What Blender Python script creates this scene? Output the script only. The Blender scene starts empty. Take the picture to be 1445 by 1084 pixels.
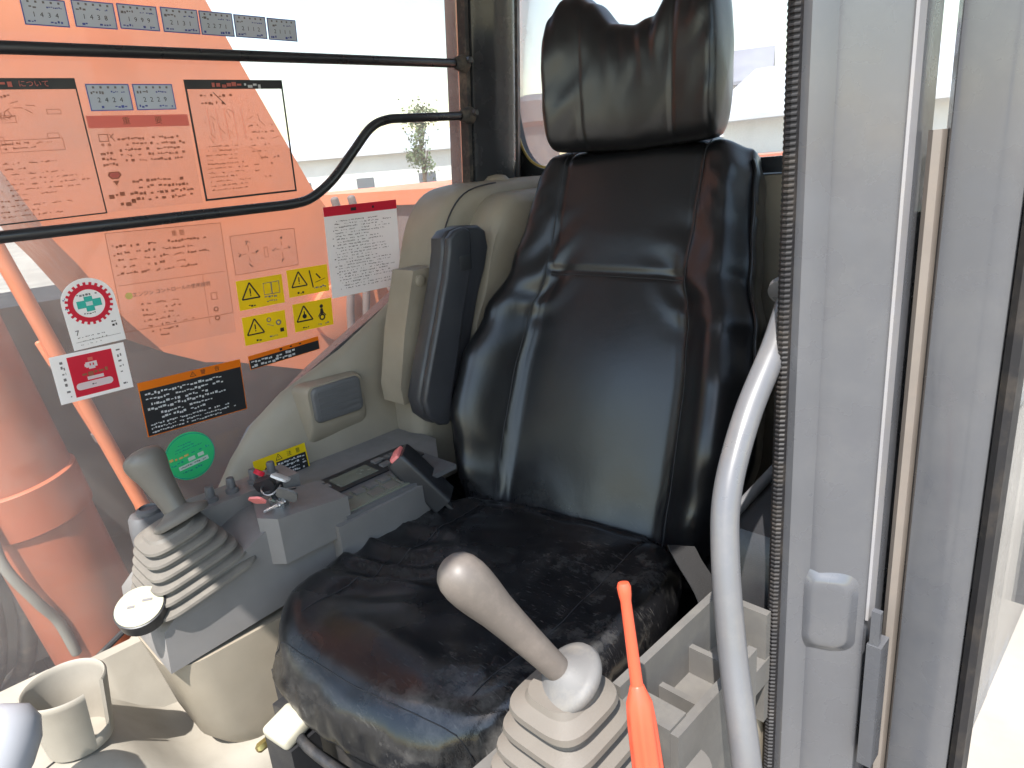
import bpy, bmesh, math, random
from mathutils import Vector, Matrix, noise
R = math.radians
scene = bpy.context.scene
col = scene.collection
random.seed(7)

# ------------------------------------------------------------------ camera
cam_d = bpy.data.cameras.new("camera")
cam = bpy.data.objects.new("camera", cam_d)
col.objects.link(cam)
cam_d.sensor_width = 36.0
cam_d.lens = 24.19
cam_d.clip_start = 0.02
cam_d.clip_end = 2000
_rx = Vector((0.70943, 0.69983, 0.08328)) * -1          # image right
_ry = Vector((-0.15493, 0.27014, -0.95027)) * -1        # image up
_rz = Vector((0.68753, -0.66125, -0.30007)) * -1        # backwards
M = Matrix((_rx, _ry, _rz)).transposed().to_4x4()
M.translation = Vector((-0.62, 0.72, 1.14))
cam.matrix_world = M
scene.camera = cam

# ------------------------------------------------------------------ sky, sun, exposure
SUN = Vector((-0.28, 0.50, 1.0)).normalized()
elev = math.asin(SUN.z)
azim = math.atan2(SUN.x, SUN.y)
world = bpy.data.worlds.new("World")
scene.world = world
world.use_nodes = True
wn = world.node_tree.nodes
sky = wn.new("ShaderNodeTexSky")
sky.sky_type = 'NISHITA'
sky.sun_disc = False
sky.sun_elevation = elev
sky.sun_rotation = azim
sky.air_density = 1.6
sky.dust_density = 0.9
sky.ozone_density = 0.3
wn["Background"].inputs["Strength"].default_value = 0.15
world.node_tree.links.new(sky.outputs[0], wn["Background"].inputs["Color"])
sd = bpy.data.lights.new("sun", 'SUN')
sd.energy = 4.0
sd.angle = R(0.53)
sd.color = (1.0, 0.97, 0.93)
sun = bpy.data.objects.new("sun", sd)
col.objects.link(sun)
sun.location = (0, 0, 10)
sun.rotation_euler = SUN.to_track_quat('Z', 'Y').to_euler()
scene.view_settings.view_transform = 'Standard'
scene.view_settings.look = 'None'
scene.view_settings.gamma = 1.0
scene.view_settings.use_curve_mapping = False
scene.view_settings.exposure = 1.5
scene.cycles.max_bounces = 10
scene.cycles.transparent_max_bounces = 16

# ------------------------------------------------------------------ materials
MATS = {}

def new_mat(name):
    m = bpy.data.materials.new(name)
    m.use_nodes = True
    MATS[name] = m
    return m, m.node_tree.nodes, m.node_tree.links

def pbr(name, colr, rough=0.5, spec=0.5, metal=0.0, var=0.12, vscale=9.0, bump=0.0, bscale=250.0,
        dirt=0.0, dirtcol=(0.30, 0.26, 0.20), dscale=6.0, rvar=0.12, coat=0.0, sheen=0.0):
    m, n, l = new_mat(name)
    b = n["Principled BSDF"]
    b.inputs["Metallic"].default_value = metal
    b.inputs["Specular IOR Level"].default_value = spec
    b.inputs["Coat Weight"].default_value = coat
    b.inputs["Coat Roughness"].default_value = 0.12
    tc = n.new("ShaderNodeTexCoord")
    geo = n.new("ShaderNodeNewGeometry")
    pos = geo.outputs["Position"]
    n1 = n.new("ShaderNodeTexNoise"); n1.inputs["Scale"].default_value = vscale; n1.inputs["Detail"].default_value = 6
    l.new(pos, n1.inputs["Vector"])
    hsv = n.new("ShaderNodeHueSaturation")
    hsv.inputs["Color"].default_value = (*colr, 1)
    mr = n.new("ShaderNodeMapRange")
    mr.inputs["From Min"].default_value = 0.3; mr.inputs["From Max"].default_value = 0.7
    mr.inputs["To Min"].default_value = 1 - var; mr.inputs["To Max"].default_value = 1 + var
    l.new(n1.outputs[0], mr.inputs["Value"]); l.new(mr.outputs[0], hsv.inputs["Value"])
    out = hsv.outputs[0]
    if dirt > 0:
        n2 = n.new("ShaderNodeTexNoise"); n2.inputs["Scale"].default_value = dscale; n2.inputs["Detail"].default_value = 9
        n2.inputs["Roughness"].default_value = 0.72
        l.new(pos, n2.inputs["Vector"])
        cr = n.new("ShaderNodeMapRange")
        cr.inputs["From Min"].default_value = 0.48; cr.inputs["From Max"].default_value = 0.75
        cr.inputs["To Max"].default_value = dirt
        l.new(n2.outputs[0], cr.inputs["Value"])
        mx = n.new("ShaderNodeMixRGB")
        l.new(cr.outputs[0], mx.inputs["Fac"]); l.new(out, mx.inputs["Color1"])
        mx.inputs["Color2"].default_value = (*dirtcol, 1)
        out = mx.outputs[0]
    l.new(out, b.inputs["Base Color"])
    n3 = n.new("ShaderNodeTexNoise"); n3.inputs["Scale"].default_value = 23; n3.inputs["Detail"].default_value = 7
    l.new(pos, n3.inputs["Vector"])
    r2 = n.new("ShaderNodeMapRange")
    r2.inputs["From Min"].default_value = 0.3; r2.inputs["From Max"].default_value = 0.7
    r2.inputs["To Min"].default_value = max(0.03, rough - rvar); r2.inputs["To Max"].default_value = min(1, rough + rvar)
    l.new(n3.outputs[0], r2.inputs["Value"]); l.new(r2.outputs[0], b.inputs["Roughness"])
    if bump > 0:
        n4 = n.new("ShaderNodeTexNoise"); n4.inputs["Scale"].default_value = bscale; n4.inputs["Detail"].default_value = 3
        l.new(pos, n4.inputs["Vector"])
        bp = n.new("ShaderNodeBump"); bp.inputs["Strength"].default_value = bump; bp.inputs["Distance"].default_value = 0.002
        l.new(n4.outputs[0], bp.inputs["Height"]); l.new(bp.outputs[0], b.inputs["Normal"])
    return m

pbr("beige", (0.25, 0.213, 0.163), 0.5, 0.4, bump=0.12, bscale=700, dirt=0.22, dirtcol=(0.19, 0.16, 0.115))
pbr("beige_dusty", (0.275, 0.248, 0.205), 0.55, 0.4, bump=0.1, bscale=600, dirt=0.35, dirtcol=(0.21, 0.185, 0.15), dscale=14)
pbr("grey_plastic", (0.165, 0.155, 0.148), 0.45, 0.45, bump=0.15, bscale=900, dirt=0.2, dirtcol=(0.2, 0.18, 0.15))
pbr("tray_grey", (0.105, 0.098, 0.09), 0.5, 0.45, bump=0.1, bscale=800, dirt=0.5, dirtcol=(0.17, 0.155, 0.13), dscale=20)
pbr("vent_grey", (0.10, 0.098, 0.10), 0.5, 0.4, bump=0.1, bscale=900)
pbr("boot_rubber", (0.125, 0.112, 0.096), 0.62, 0.35, bump=0.1, bscale=500, dirt=0.5, dirtcol=(0.21, 0.185, 0.15), dscale=18)
pbr("boot_tan", (0.125, 0.109, 0.092), 0.6, 0.35, bump=0.1, bscale=500, dirt=0.4, dirtcol=(0.12, 0.10, 0.08), dscale=22)
pbr("grip_grey", (0.12, 0.107, 0.09), 0.42, 0.45, dirt=0.4, dirtcol=(0.10, 0.085, 0.07), dscale=30)
pbr("grip_tan", (0.108, 0.090, 0.077), 0.5, 0.45, dirt=0.4, dirtcol=(0.22, 0.18, 0.15), dscale=30)
pbr("collar_grey", (0.115, 0.110, 0.106), 0.55, 0.45, dirt=0.3, dscale=30)
pbr("black_plastic", (0.018, 0.018, 0.020), 0.40, 0.45, bump=0.15, bscale=600, dirt=0.12, dirtcol=(0.12, 0.11, 0.10))
pbr("arm_black", (0.030, 0.030, 0.034), 0.42, 0.5, bump=0.15, bscale=900, dirt=0.12, dirtcol=(0.12, 0.11, 0.10))
pbr("black_metal", (0.02, 0.02, 0.022), 0.38, 0.5, dirt=0.35, dirtcol=(0.14, 0.12, 0.10), dscale=20)
pbr("rubber", (0.03, 0.029, 0.03), 0.62, 0.3, dirt=0.55, dirtcol=(0.24, 0.20, 0.15), dscale=22)
pbr("bar_black", (0.015, 0.015, 0.017), 0.32, 0.5, var=0.05)
pbr("pillar_dark", (0.030, 0.032, 0.037), 0.26, 0.5, var=0.05, rvar=0.05, dirt=0.04, dirtcol=(0.07, 0.065, 0.06), coat=0.3)
pbr("cab_grey", (0.076, 0.077, 0.084), 0.30, 0.5, var=0.06, dirt=0.3, dirtcol=(0.125, 0.12, 0.115), dscale=13, coat=0.5)
pbr("handle_grey", (0.10, 0.098, 0.102), 0.36, 0.5, var=0.06, dirt=0.35, dirtcol=(0.16, 0.145, 0.13), dscale=24, coat=0.2)
pbr("flange", (0.22, 0.21, 0.215), 0.4, 0.5, var=0.08, dirt=0.3, dscale=25)
pbr("tan_trim", (0.155, 0.132, 0.114), 0.42, 0.5, var=0.12, dirt=0.4, dirtcol=(0.2, 0.16, 0.13), dscale=30)
pbr("orange", (0.72, 0.22, 0.10), 0.42, 0.45, var=0.08, vscale=3, dirt=0.28, dirtcol=(0.42, 0.20, 0.12), dscale=7)
pbr("orange_pale", (0.74, 0.23, 0.11), 0.5, 0.4, var=0.08, vscale=3, dirt=0.3, dirtcol=(0.45, 0.25, 0.17), dscale=7)
pbr("orange_plastic", (0.55, 0.07, 0.03), 0.34, 0.5, var=0.05)
pbr("body_shade_grey", (0.16, 0.13, 0.125), 0.6, 0.35, dirt=0.35, dirtcol=(0.28, 0.22, 0.18), dscale=5)  # grey-brown puts the body side's shade into its colour; hoses reuse it
pbr("deck_grey", (0.045, 0.043, 0.040), 0.7, 0.3, dirt=0.5, dirtcol=(0.10, 0.085, 0.07), dscale=6)
pbr("track_steel", (0.09, 0.088, 0.08), 0.75, 0.3, dirt=0.7, dirtcol=(0.22, 0.19, 0.15), dscale=5)
pbr("hose", (0.25, 0.24, 0.21), 0.6, 0.3, dirt=0.4)
pbr("paper", (0.88, 0.88, 0.87), 0.55, 0.4, var=0.03)
pbr("blue_paper", (0.52, 0.58, 0.63), 0.5, 0.4, var=0.05)
pbr("blue_ink", (0.05, 0.07, 0.26), 0.5, 0.4, var=0.05)
pbr("yellow_vinyl", (0.88, 0.68, 0.015), 0.4, 0.45, var=0.05, dirt=0.15, dirtcol=(0.45, 0.35, 0.08))
pbr("black_ink", (0.014, 0.014, 0.016), 0.45, 0.4, var=0.03)
pbr("grey_ink", (0.14, 0.13, 0.13), 0.5, 0.4, var=0.05)
pbr("orange_ink", (0.78, 0.24, 0.01), 0.45, 0.4, var=0.04)
pbr("red_ink", (0.60, 0.025, 0.055), 0.45, 0.4, var=0.05)
pbr("rose_ink", (0.70, 0.18, 0.14), 0.45, 0.4, var=0.05)
pbr("white_ink", (0.80, 0.80, 0.80), 0.45, 0.4, var=0.03)
pbr("brown_ink", (0.24, 0.07, 0.035), 0.5, 0.4, var=0.1)
pbr("green_vinyl", (0.06, 0.62, 0.26), 0.4, 0.45, var=0.04)
pbr("teal_ink", (0.015, 0.30, 0.24), 0.4, 0.45, var=0.04)
pbr("pink_button", (0.80, 0.22, 0.20), 0.4, 0.45, var=0.03)
pbr("cream", (0.40, 0.37, 0.29), 0.5, 0.4, dirt=0.35)
pbr("dial_face", (0.34, 0.32, 0.23), 0.3, 0.5, var=0.08)
pbr("brass", (0.48, 0.37, 0.14), 0.35, 0.5, metal=1.0)
pbr("steel", (0.55, 0.55, 0.55), 0.3, 0.5, metal=1.0)
pbr("lcd", (0.15, 0.155, 0.12), 0.2, 0.5, var=0.05)
pbr("seal_black", (0.012, 0.011, 0.012), 0.6, 0.3, dirt=0.30, dirtcol=(0.11, 0.085, 0.06), dscale=26)
pbr("headliner", (0.40, 0.41, 0.42), 0.85, 0.2, bump=0.2, bscale=400)
pbr("knob_grey", (0.30, 0.30, 0.32), 0.4, 0.45, var=0.05)
pbr("orange_shaded", (0.42, 0.11, 0.05), 0.5, 0.4, var=0.1, vscale=3, dirt=0.4, dirtcol=(0.28, 0.13, 0.08), dscale=6)  # cylinder's orange with its shade put into the darker colour, plus dirt
pbr("webbing", (0.026, 0.025, 0.025), 0.85, 0.2, bump=0.5, bscale=400)
pbr("thread", (0.03, 0.03, 0.032), 0.7, 0.3)
pbr("gold_trim", (0.45, 0.33, 0.10), 0.4, 0.4)
pbr("dirt_ground", (0.30, 0.27, 0.23), 0.9, 0.2, var=0.25, vscale=0.6, dirt=0.5, dirtcol=(0.22, 0.19, 0.16), dscale=1.4)
pbr("wall_white", (0.70, 0.69, 0.66), 0.8, 0.2, var=0.06, vscale=0.5)
pbr("roof_pale", (0.50, 0.52, 0.54), 0.6, 0.3, var=0.06, vscale=0.4)
pbr("roof_tile", (0.26, 0.26, 0.29), 0.7, 0.3, var=0.1, vscale=1)
pbr("window_far", (0.10, 0.12, 0.14), 0.15, 0.6, var=0.1)
pbr("bark", (0.12, 0.09, 0.06), 0.85, 0.2)
pbr("leaf", (0.10, 0.14, 0.06), 0.6, 0.3, var=0.4, vscale=1.5)
pbr("van_white", (0.74, 0.74, 0.74), 0.3, 0.5, var=0.03)

def translucent(name, colr, f=0.5):
    m = MATS[name]; n = m.node_tree.nodes; l = m.node_tree.links
    b = n["Principled BSDF"]; out = [x for x in n if x.type == 'OUTPUT_MATERIAL'][0]
    t = n.new("ShaderNodeBsdfTranslucent"); t.inputs[0].default_value = (*colr, 1)
    mx = n.new("ShaderNodeMixShader"); mx.inputs[0].default_value = f
    l.new(b.outputs[0], mx.inputs[1]); l.new(t.outputs[0], mx.inputs[2]); l.new(mx.outputs[0], out.inputs["Surface"])
translucent("yellow_vinyl", (0.95, 0.78, 0.02)); translucent("paper", (0.93, 0.93, 0.92)); translucent("green_vinyl", (0.08, 0.80, 0.36)); translucent("blue_paper", (0.6, 0.66, 0.72))
translucent("red_ink", (0.75, 0.03, 0.07)); translucent("orange_ink", (0.9, 0.32, 0.02)); translucent("white_ink", (0.85, 0.85, 0.85)); translucent("rose_ink", (0.8, 0.25, 0.2))

def leather():
    m, n, l = new_mat("leather")
    b = n["Principled BSDF"]
    geo = n.new("ShaderNodeNewGeometry"); pos = geo.outputs["Position"]
    # worn, dusty patches
    n2 = n.new("ShaderNodeTexNoise"); n2.inputs["Scale"].default_value = 11; n2.inputs["Detail"].default_value = 10
    n2.inputs["Roughness"].default_value = 0.75
    l.new(pos, n2.inputs["Vector"])
    cr = n.new("ShaderNodeMapRange"); cr.inputs["From Min"].default_value = 0.5; cr.inputs["From Max"].default_value = 0.78
    cr.inputs["To Max"].default_value = 0.35
    l.new(n2.outputs[0], cr.inputs["Value"])
    at = n.new("ShaderNodeAttribute"); at.attribute_name = "wear"
    mul = n.new("ShaderNodeMath"); mul.operation = 'MULTIPLY'
    l.new(cr.outputs[0], mul.inputs[0]); l.new(at.outputs["Fac"], mul.inputs[1])
    # scratches
    mp = n.new("ShaderNodeMapping"); mp.inputs["Scale"].default_value = (60, 420, 60); mp.inputs["Rotation"].default_value = (0, 0, 0.7)
    l.new(pos, mp.inputs["Vector"])
    n5 = n.new("ShaderNodeTexNoise"); n5.inputs["Scale"].default_value = 1.0; n5.inputs["Detail"].default_value = 4
    l.new(mp.outputs[0], n5.inputs["Vector"])
    c5 = n.new("ShaderNodeMapRange"); c5.inputs["From Min"].default_value = 0.60; c5.inputs["From Max"].default_value = 0.72
    c5.inputs["To Max"].default_value = 0.14
    l.new(n5.outputs[0], c5.inputs["Value"])
    mul2 = n.new("ShaderNodeMath"); mul2.operation = 'MULTIPLY'
    l.new(c5.outputs[0], mul2.inputs[0]); l.new(at.outputs["Fac"], mul2.inputs[1])
    ad = n.new("ShaderNodeMath"); ad.operation = 'ADD'; ad.use_clamp = True
    l.new(mul.outputs[0], ad.inputs[0]); l.new(mul2.outputs[0], ad.inputs[1])
    mx = n.new("ShaderNodeMixRGB"); mx.inputs["Color1"].default_value = (0.0075, 0.0075, 0.0085, 1)
    mx.inputs["Color2"].default_value = (0.20, 0.19, 0.175, 1)
    l.new(ad.outputs[0], mx.inputs["Fac"]); l.new(mx.outputs[0], b.inputs["Base Color"])
    r2 = n.new("ShaderNodeMapRange"); r2.inputs["From Min"].default_value = 0.3; r2.inputs["From Max"].default_value = 0.7
    r2.inputs["To Min"].default_value = 0.29; r2.inputs["To Max"].default_value = 0.35
    n3 = n.new("ShaderNodeTexNoise"); n3.inputs["Scale"].default_value = 9; n3.inputs["Detail"].default_value = 6
    l.new(pos, n3.inputs["Vector"]); l.new(n3.outputs[0], r2.inputs["Value"])
    pol = n.new("ShaderNodeMath"); pol.operation = 'MULTIPLY_ADD'; pol.inputs[1].default_value = -0.10
    l.new(at.outputs["Fac"], pol.inputs[0]); l.new(r2.outputs[0], pol.inputs[2]); l.new(pol.outputs[0], b.inputs["Roughness"])
    b.inputs["Specular IOR Level"].default_value = 0.5
    b.inputs["Coat Weight"].default_value = 0.08
    b.inputs["Coat Roughness"].default_value = 0.28
    # grain
    v = n.new("ShaderNodeTexVoronoi"); v.inputs["Scale"].default_value = 550
    l.new(pos, v.inputs["Vector"])
    n4 = n.new("ShaderNodeTexNoise"); n4.inputs["Scale"].default_value = 38; n4.inputs["Detail"].default_value = 4
    n4.inputs["Distortion"].default_value = 1.0
    l.new(pos, n4.inputs["Vector"])
    b1 = n.new("ShaderNodeBump"); b1.inputs["Strength"].default_value = 0.06; b1.inputs["Distance"].default_value = 0.001
    b2 = n.new("ShaderNodeBump"); b2.inputs["Strength"].default_value = 0.05; b2.inputs["Distance"].default_value = 0.006
    l.new(v.outputs["Distance"], b1.inputs["Height"]); l.new(n4.outputs[0], b2.inputs["Height"])
    l.new(b2.outputs[0], b1.inputs["Normal"]); l.new(b1.outputs[0], b.inputs["Normal"])
leather()

def glass(name, dust_veil, tint, dscale=3.0, dcol=(0.62, 0.58, 0.55), refl=0.7):
    m, n, l = new_mat(name)
    for x in list(n):
        if x.type != 'OUTPUT_MATERIAL': n.remove(x)
    out = [x for x in n if x.type == 'OUTPUT_MATERIAL'][0]
    tr = n.new("ShaderNodeBsdfTransparent"); tr.inputs[0].default_value = (*tint, 1)
    gl = n.new("ShaderNodeBsdfGlossy"); gl.inputs["Roughness"].default_value = 0.02
    fr = n.new("ShaderNodeFresnel"); fr.inputs["IOR"].default_value = 1.45
    mu = n.new("ShaderNodeMath"); mu.operation = 'MULTIPLY'; mu.inputs[1].default_value = refl
    l.new(fr.outputs[0], mu.inputs[0])
    m1 = n.new("ShaderNodeMixShader")
    l.new(mu.outputs[0], m1.inputs[0]); l.new(tr.outputs[0], m1.inputs[1]); l.new(gl.outputs[0], m1.inputs[2])
    df = n.new("ShaderNodeBsdfDiffuse"); df.inputs[0].default_value = (*dcol, 1)
    tl = n.new("ShaderNodeBsdfTranslucent"); tl.inputs[0].default_value = (*dcol, 1)
    m2 = n.new("ShaderNodeMixShader"); m2.inputs[0].default_value = 0.6
    l.new(df.outputs[0], m2.inputs[1]); l.new(tl.outputs[0], m2.inputs[2])
    geo = n.new("ShaderNodeNewGeometry")
    nz = n.new("ShaderNodeTexNoise"); nz.inputs["Scale"].default_value = dscale; nz.inputs["Detail"].default_value = 8
    nz.inputs["Roughness"].default_value = 0.65
    l.new(geo.outputs["Position"], nz.inputs["Vector"])
    mr = n.new("ShaderNodeMapRange"); mr.inputs["From Min"].default_value = 0.3; mr.inputs["From Max"].default_value = 0.75
    mr.inputs["To Min"].default_value = dust_veil * 0.6; mr.inputs["To Max"].default_value = dust_veil * 1.5
    l.new(nz.outputs[0], mr.inputs["Value"])
    m3 = n.new("ShaderNodeMixShader")
    l.new(mr.outputs[0], m3.inputs[0]); l.new(m1.outputs[0], m3.inputs[1]); l.new(m2.outputs[0], m3.inputs[2])
    l.new(m3.outputs[0], out.inputs["Surface"])
glass("side_glass", 0.19, (0.96, 0.97, 0.96))  # dusty film, raised to put flare haze and pale reflections over the view
glass("rear_glass", 0.26, (0.97, 0.98, 0.98))  # dusty film, raised so its white veil stands in for overexposure
glass("film", 0.07, (0.95, 0.95, 0.95), dcol=(0.75, 0.72, 0.70), refl=0.3)
glass("door_glass", 0.10, (0.95, 0.96, 0.95))

# ------------------------------------------------------------------ mesh helpers
def finish(name, bm, mat, parent=None, smooth=38, kind=None):
    bmesh.ops.recalc_face_normals(bm, faces=bm.faces)
    me = bpy.data.meshes.new(name)
    vs = [v.co for v in bm.verts]
    lo = Vector((min(v.x for v in vs), min(v.y for v in vs), min(v.z for v in vs)))
    hi = Vector((max(v.x for v in vs), max(v.y for v in vs), max(v.z for v in vs)))
    c = (lo + hi) / 2
    if parent is None: c.z = lo.z
    bmesh.ops.translate(bm, verts=bm.verts, vec=-c)
    bm.to_mesh(me); bm.free()
    if smooth:
        for p in me.polygons: p.use_smooth = True
        me.set_sharp_from_angle(angle=R(smooth))
    for mm in (mat if isinstance(mat, (list, tuple)) else [mat]): me.materials.append(MATS[mm])
    o = bpy.data.objects.new(name, me)
    col.objects.link(o)
    o.location = c
    if parent is not None:
        o.parent = parent
        if not parent.get("_local"):
            o.matrix_parent_inverse = wm(parent).inverted()
    if kind: o["kind"] = kind
    return o

def wm(o):
    m = Matrix.LocRotScale(o.location, o.rotation_euler, o.scale)
    if o.parent: m = wm(o.parent) @ o.matrix_parent_inverse @ m
    return m

def tag(o, label, cat, group=None):
    o["label"] = label; o["category"] = cat
    if group: o["group"] = group
    return o

def thing(name, label, cat, loc=(0, 0, 0), rz=0.0, group=None):
    o = bpy.data.objects.new(name, None)
    o.empty_display_size = 0.05
    col.objects.link(o)
    o.location = loc; o.rotation_euler = (0, 0, rz)
    return tag(o, label, cat, group)

def BM(): return bmesh.new()

def bevel(bm, w, seg=2, ang=28):
    es = [e for e in bm.edges if len(e.link_faces) == 2 and e.calc_face_angle(0) > R(ang)]
    if es: bmesh.ops.bevel(bm, geom=es, offset=w, segments=seg, profile=0.5, affect='EDGES', clamp_overlap=True)
    return bm

def box(bm, lo, hi, mat=None):
    x0, y0, z0 = lo; x1, y1, z1 = hi
    v = [bm.verts.new(p) for p in ((x0,y0,z0),(x1,y0,z0),(x1,y1,z0),(x0,y1,z0),(x0,y0,z1),(x1,y0,z1),(x1,y1,z1),(x0,y1,z1))]
    fs = [bm.faces.new([v[i] for i in q]) for q in ((3,2,1,0),(4,5,6,7),(0,1,5,4),(1,2,6,5),(2,3,7,6),(3,0,4,7))]
    if mat is not None: bmesh.ops.transform(bm, matrix=mat, verts=v)
    return bm

def prism(bm, poly, axis, lo, hi):
    """poly in the two other axes (in xyz order), extruded along axis"""
    def P(a, b, c):
        return {'x': (c, a, b), 'y': (a, c, b), 'z': (a, b, c)}[axis]
    A = [bm.verts.new(P(a, b, lo)) for a, b in poly]
    B = [bm.verts.new(P(a, b, hi)) for a, b in poly]
    n = len(poly)
    bm.faces.new(A[::-1]); bm.faces.new(B)
    for i in range(n): bm.faces.new((A[i], A[(i+1) % n], B[(i+1) % n], B[i]))
    return bm

def loft(bm, loops, cap=True, closed=True):
    rows = [[bm.verts.new(p) for p in lp] for lp in loops]
    n = len(rows[0])
    for a, b in zip(rows, rows[1:]):
        for i in range(n if closed else n - 1):
            bm.faces.new((a[i], a[(i+1) % n], b[(i+1) % n], b[i]))
    if cap and closed:
        bm.faces.new(rows[0][::-1]); bm.faces.new(rows[-1])
    return bm

def spline(pts, k=6):
    P = [Vector(p) for p in pts]
    P = [P[0]*2 - P[1]] + P + [P[-1]*2 - P[-2]]
    out = []
    for i in range(1, len(P) - 2):
        for j in range(k):
            t = j / k
            a, b, c, d = P[i-1], P[i], P[i+1], P[i+2]
            out.append(0.5 * ((2*b) + (c-a)*t + (2*a-5*b+4*c-d)*t*t + (-a+3*b-3*c+d)*t**3))
    out.append(P[-2])
    return out

def tube(bm, pts, r, n=14, round_cap=True):
    P = [Vector(p) for p in pts]
    rs = list(r) if isinstance(r, (list, tuple)) else [r] * len(P)
    T = []
    for i in range(len(P)):
        a = P[max(0, i-1)]; b = P[min(len(P)-1, i+1)]
        T.append((b - a).normalized())
    up = Vector((0, 0, 1)) if abs(T[0].z) < 0.9 else Vector((1, 0, 0))
    nrm = (up - T[0]*up.dot(T[0])).normalized()
    loops = []
    def ring(c, t, nv, rad):
        bi = t.cross(nv)
        return [c + (nv*math.cos(2*math.pi*k/n) + bi*math.sin(2*math.pi*k/n))*rad for k in range(n)]
    N = []
    for i in range(len(P)):
        if i: nrm = (nrm - T[i]*nrm.dot(T[i])).normalized()
        N.append(nrm.copy())
    if round_cap:
        for a in (80, 55, 28):
            loops.append(ring(P[0] - T[0]*rs[0]*math.sin(R(a))*0.6, T[0], N[0], rs[0]*math.cos(R(a))))
    for i in range(len(P)): loops.append(ring(P[i], T[i], N[i], rs[i]))
    if round_cap:
        for a in (28, 55, 80):
            loops.append(ring(P[-1] + T[-1]*rs[-1]*math.sin(R(a))*0.6, T[-1], N[-1], rs[-1]*math.cos(R(a))))
    return loft(bm, loops)

def axis_mat(a, b):
    a, b = Vector(a), Vector(b)
    q = (b - a).to_track_quat('Z', 'Y')
    return Matrix.Translation(a) @ q.to_matrix().to_4x4()

def lathe(bm, prof, n=28, mat=None, open_=False):
    loops = [[Vector((max(r, 1e-5)*math.cos(2*math.pi*k/n), max(r, 1e-5)*math.sin(2*math.pi*k/n), z)) for k in range(n)] for r, z in prof]
    if mat is not None: loops = [[mat @ p for p in lp] for lp in loops]
    return loft(bm, loops, cap=not open_)

def rrect(x0, x1, y0, y1, rad, k=5):
    out = []
    for cx, cy, a0 in ((x1-rad, y1-rad, 0), (x0+rad, y1-rad, 90), (x0+rad, y0+rad, 180), (x1-rad, y0+rad, 270)):
        for i in range(k + 1):
            a = R(a0 + 90*i/k)
            out.append((cx + rad*math.cos(a), cy + rad*math.sin(a)))
    return out

def sm(a, b, x):
    t = min(1, max(0, (x-a)/(b-a))); return t*t*(3-2*t)

def interp(tab, x):
    if x <= tab[0][0]: return tab[0][1]
    for (a, b), (c, d) in zip(tab, tab[1:]):
        if x <= c: return b + (d-b)*(x-a)/(c-a)
    return tab[-1][1]

def sinterp(tab, x):
    if x <= tab[0][0]: return tab[0][1]
    for (a, b), (c, d) in zip(tab, tab[1:]):
        if x <= c: return b + (d-b)*sm(a, c, x)
    return tab[-1][1]

def gs(x, s): return math.exp(-(x/s)**2)
def nz(x, y, z=0.0): return noise.noise(Vector((x, y, z)))

# ================================================================== SETTING
# ---- ground outside
bm = BM()
g = 60
for i in range(2): pass
vs = [bm.verts.new(p) for p in ((-300, -600, -1.15), (400, -600, -1.15), (400, 200, -1.15), (-300, 200, -1.15))]
bm.faces.new(vs)
ground = finish("ground", bm, "dirt_ground", smooth=0, kind="structure")

# ---- cab floor (dark mat, with rear step)
bm = BM()
box(bm, (-0.42, -0.80, -0.06), (0.76, 1.02, 0.0))
finish("cab_floor", bevel(bm, 0.006), "black_plastic", smooth=38, kind="structure")

# ================================================================== CAB FRAME
cab = thing("cab_frame", "grey painted steel cab frame with door post, rear post and roof around the seat", "cab frame", (0.17, 0.1, 0.0))
GX = lambda z: 0.745 - 0.1*(z - 0.9)          # inner face of the leaning side glass

# right rear post: extruded profile that follows the lean of the glass
def leaning(poly, z0, z1, n=8, zref=0.9, k=0.1):
    loops = []
    for i in range(n + 1):
        z = z0 + (z1 - z0)*i/n
        loops.append([(x - k*(z - zref), y, z) for x, y in poly])
    return loops
bm = BM()
prof = [(0.800, -0.475), (0.712, -0.478), (0.706, -0.490), (0.703, -0.515), (0.694, -0.528), (0.691, -0.560), (0.688, -0.585), (0.694, -0.602), (0.712, -0.618), (0.742, -0.655), (0.772, -0.695), (0.800, -0.70)]
loft(bm, leaning(prof, 1.06, 1.80))
finish("rear_post", bevel(bm, 0.004, 2, 25), "pillar_dark", cab)
bm = BM()
loft(bm, leaning([(0.742, -0.474), (0.716, -0.474), (0.716, -0.462), (0.742, -0.462)], 0.80, 1.80))
finish("glass_seal", bm, "rubber", cab)
bm = BM()
loft(bm, leaning([(0.706, -0.608), (0.698, -0.606), (0.697, -0.614), (0.752, -0.680), (0.760, -0.676)], 1.05, 1.80))
finish("rear_glass_seal", bm, "rubber", cab)
# curved foot of the rear post running into the rear window sill
bm = BM()
loops = []
arc = spline([(0.752, -0.70, 1.34), (0.744, -0.70, 1.25), (0.722, -0.70, 1.175), (0.670, -0.70, 1.132), (0.56, -0.70, 1.118)], 8)
for p in arc:
    lo = 1.085
    w = max(0.02, (p.z - lo))
    loops.append([(p.x, -0.69, p.z), (p.x, -0.715, p.z), (0.78 if p.z > 1.2 else p.x + 0.02, -0.715, p.z - 0.012 if p.z > 1.2 else lo), (0.78 if p.z > 1.2 else p.x + 0.02, -0.69, p.z - 0.012 if p.z > 1.2 else lo)])
loft(bm, loops)
finish("corner_gusset", bm, "pillar_dark", cab, smooth=60)
bm = BM()
tube(bm, [(p.x - 0.004, -0.686, p.z + 0.004) for p in arc[3:27]], 0.0035, 8)
finish("gusset_trim", bm, "gold_trim", cab)
# rear sill under the rear window
bm = BM()
box(bm, (-0.40, -0.722, 1.085), (0.62, -0.688, 1.116))
finish("rear_sill", bevel(bm, 0.008, 3), "pillar_dark", cab)
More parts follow.
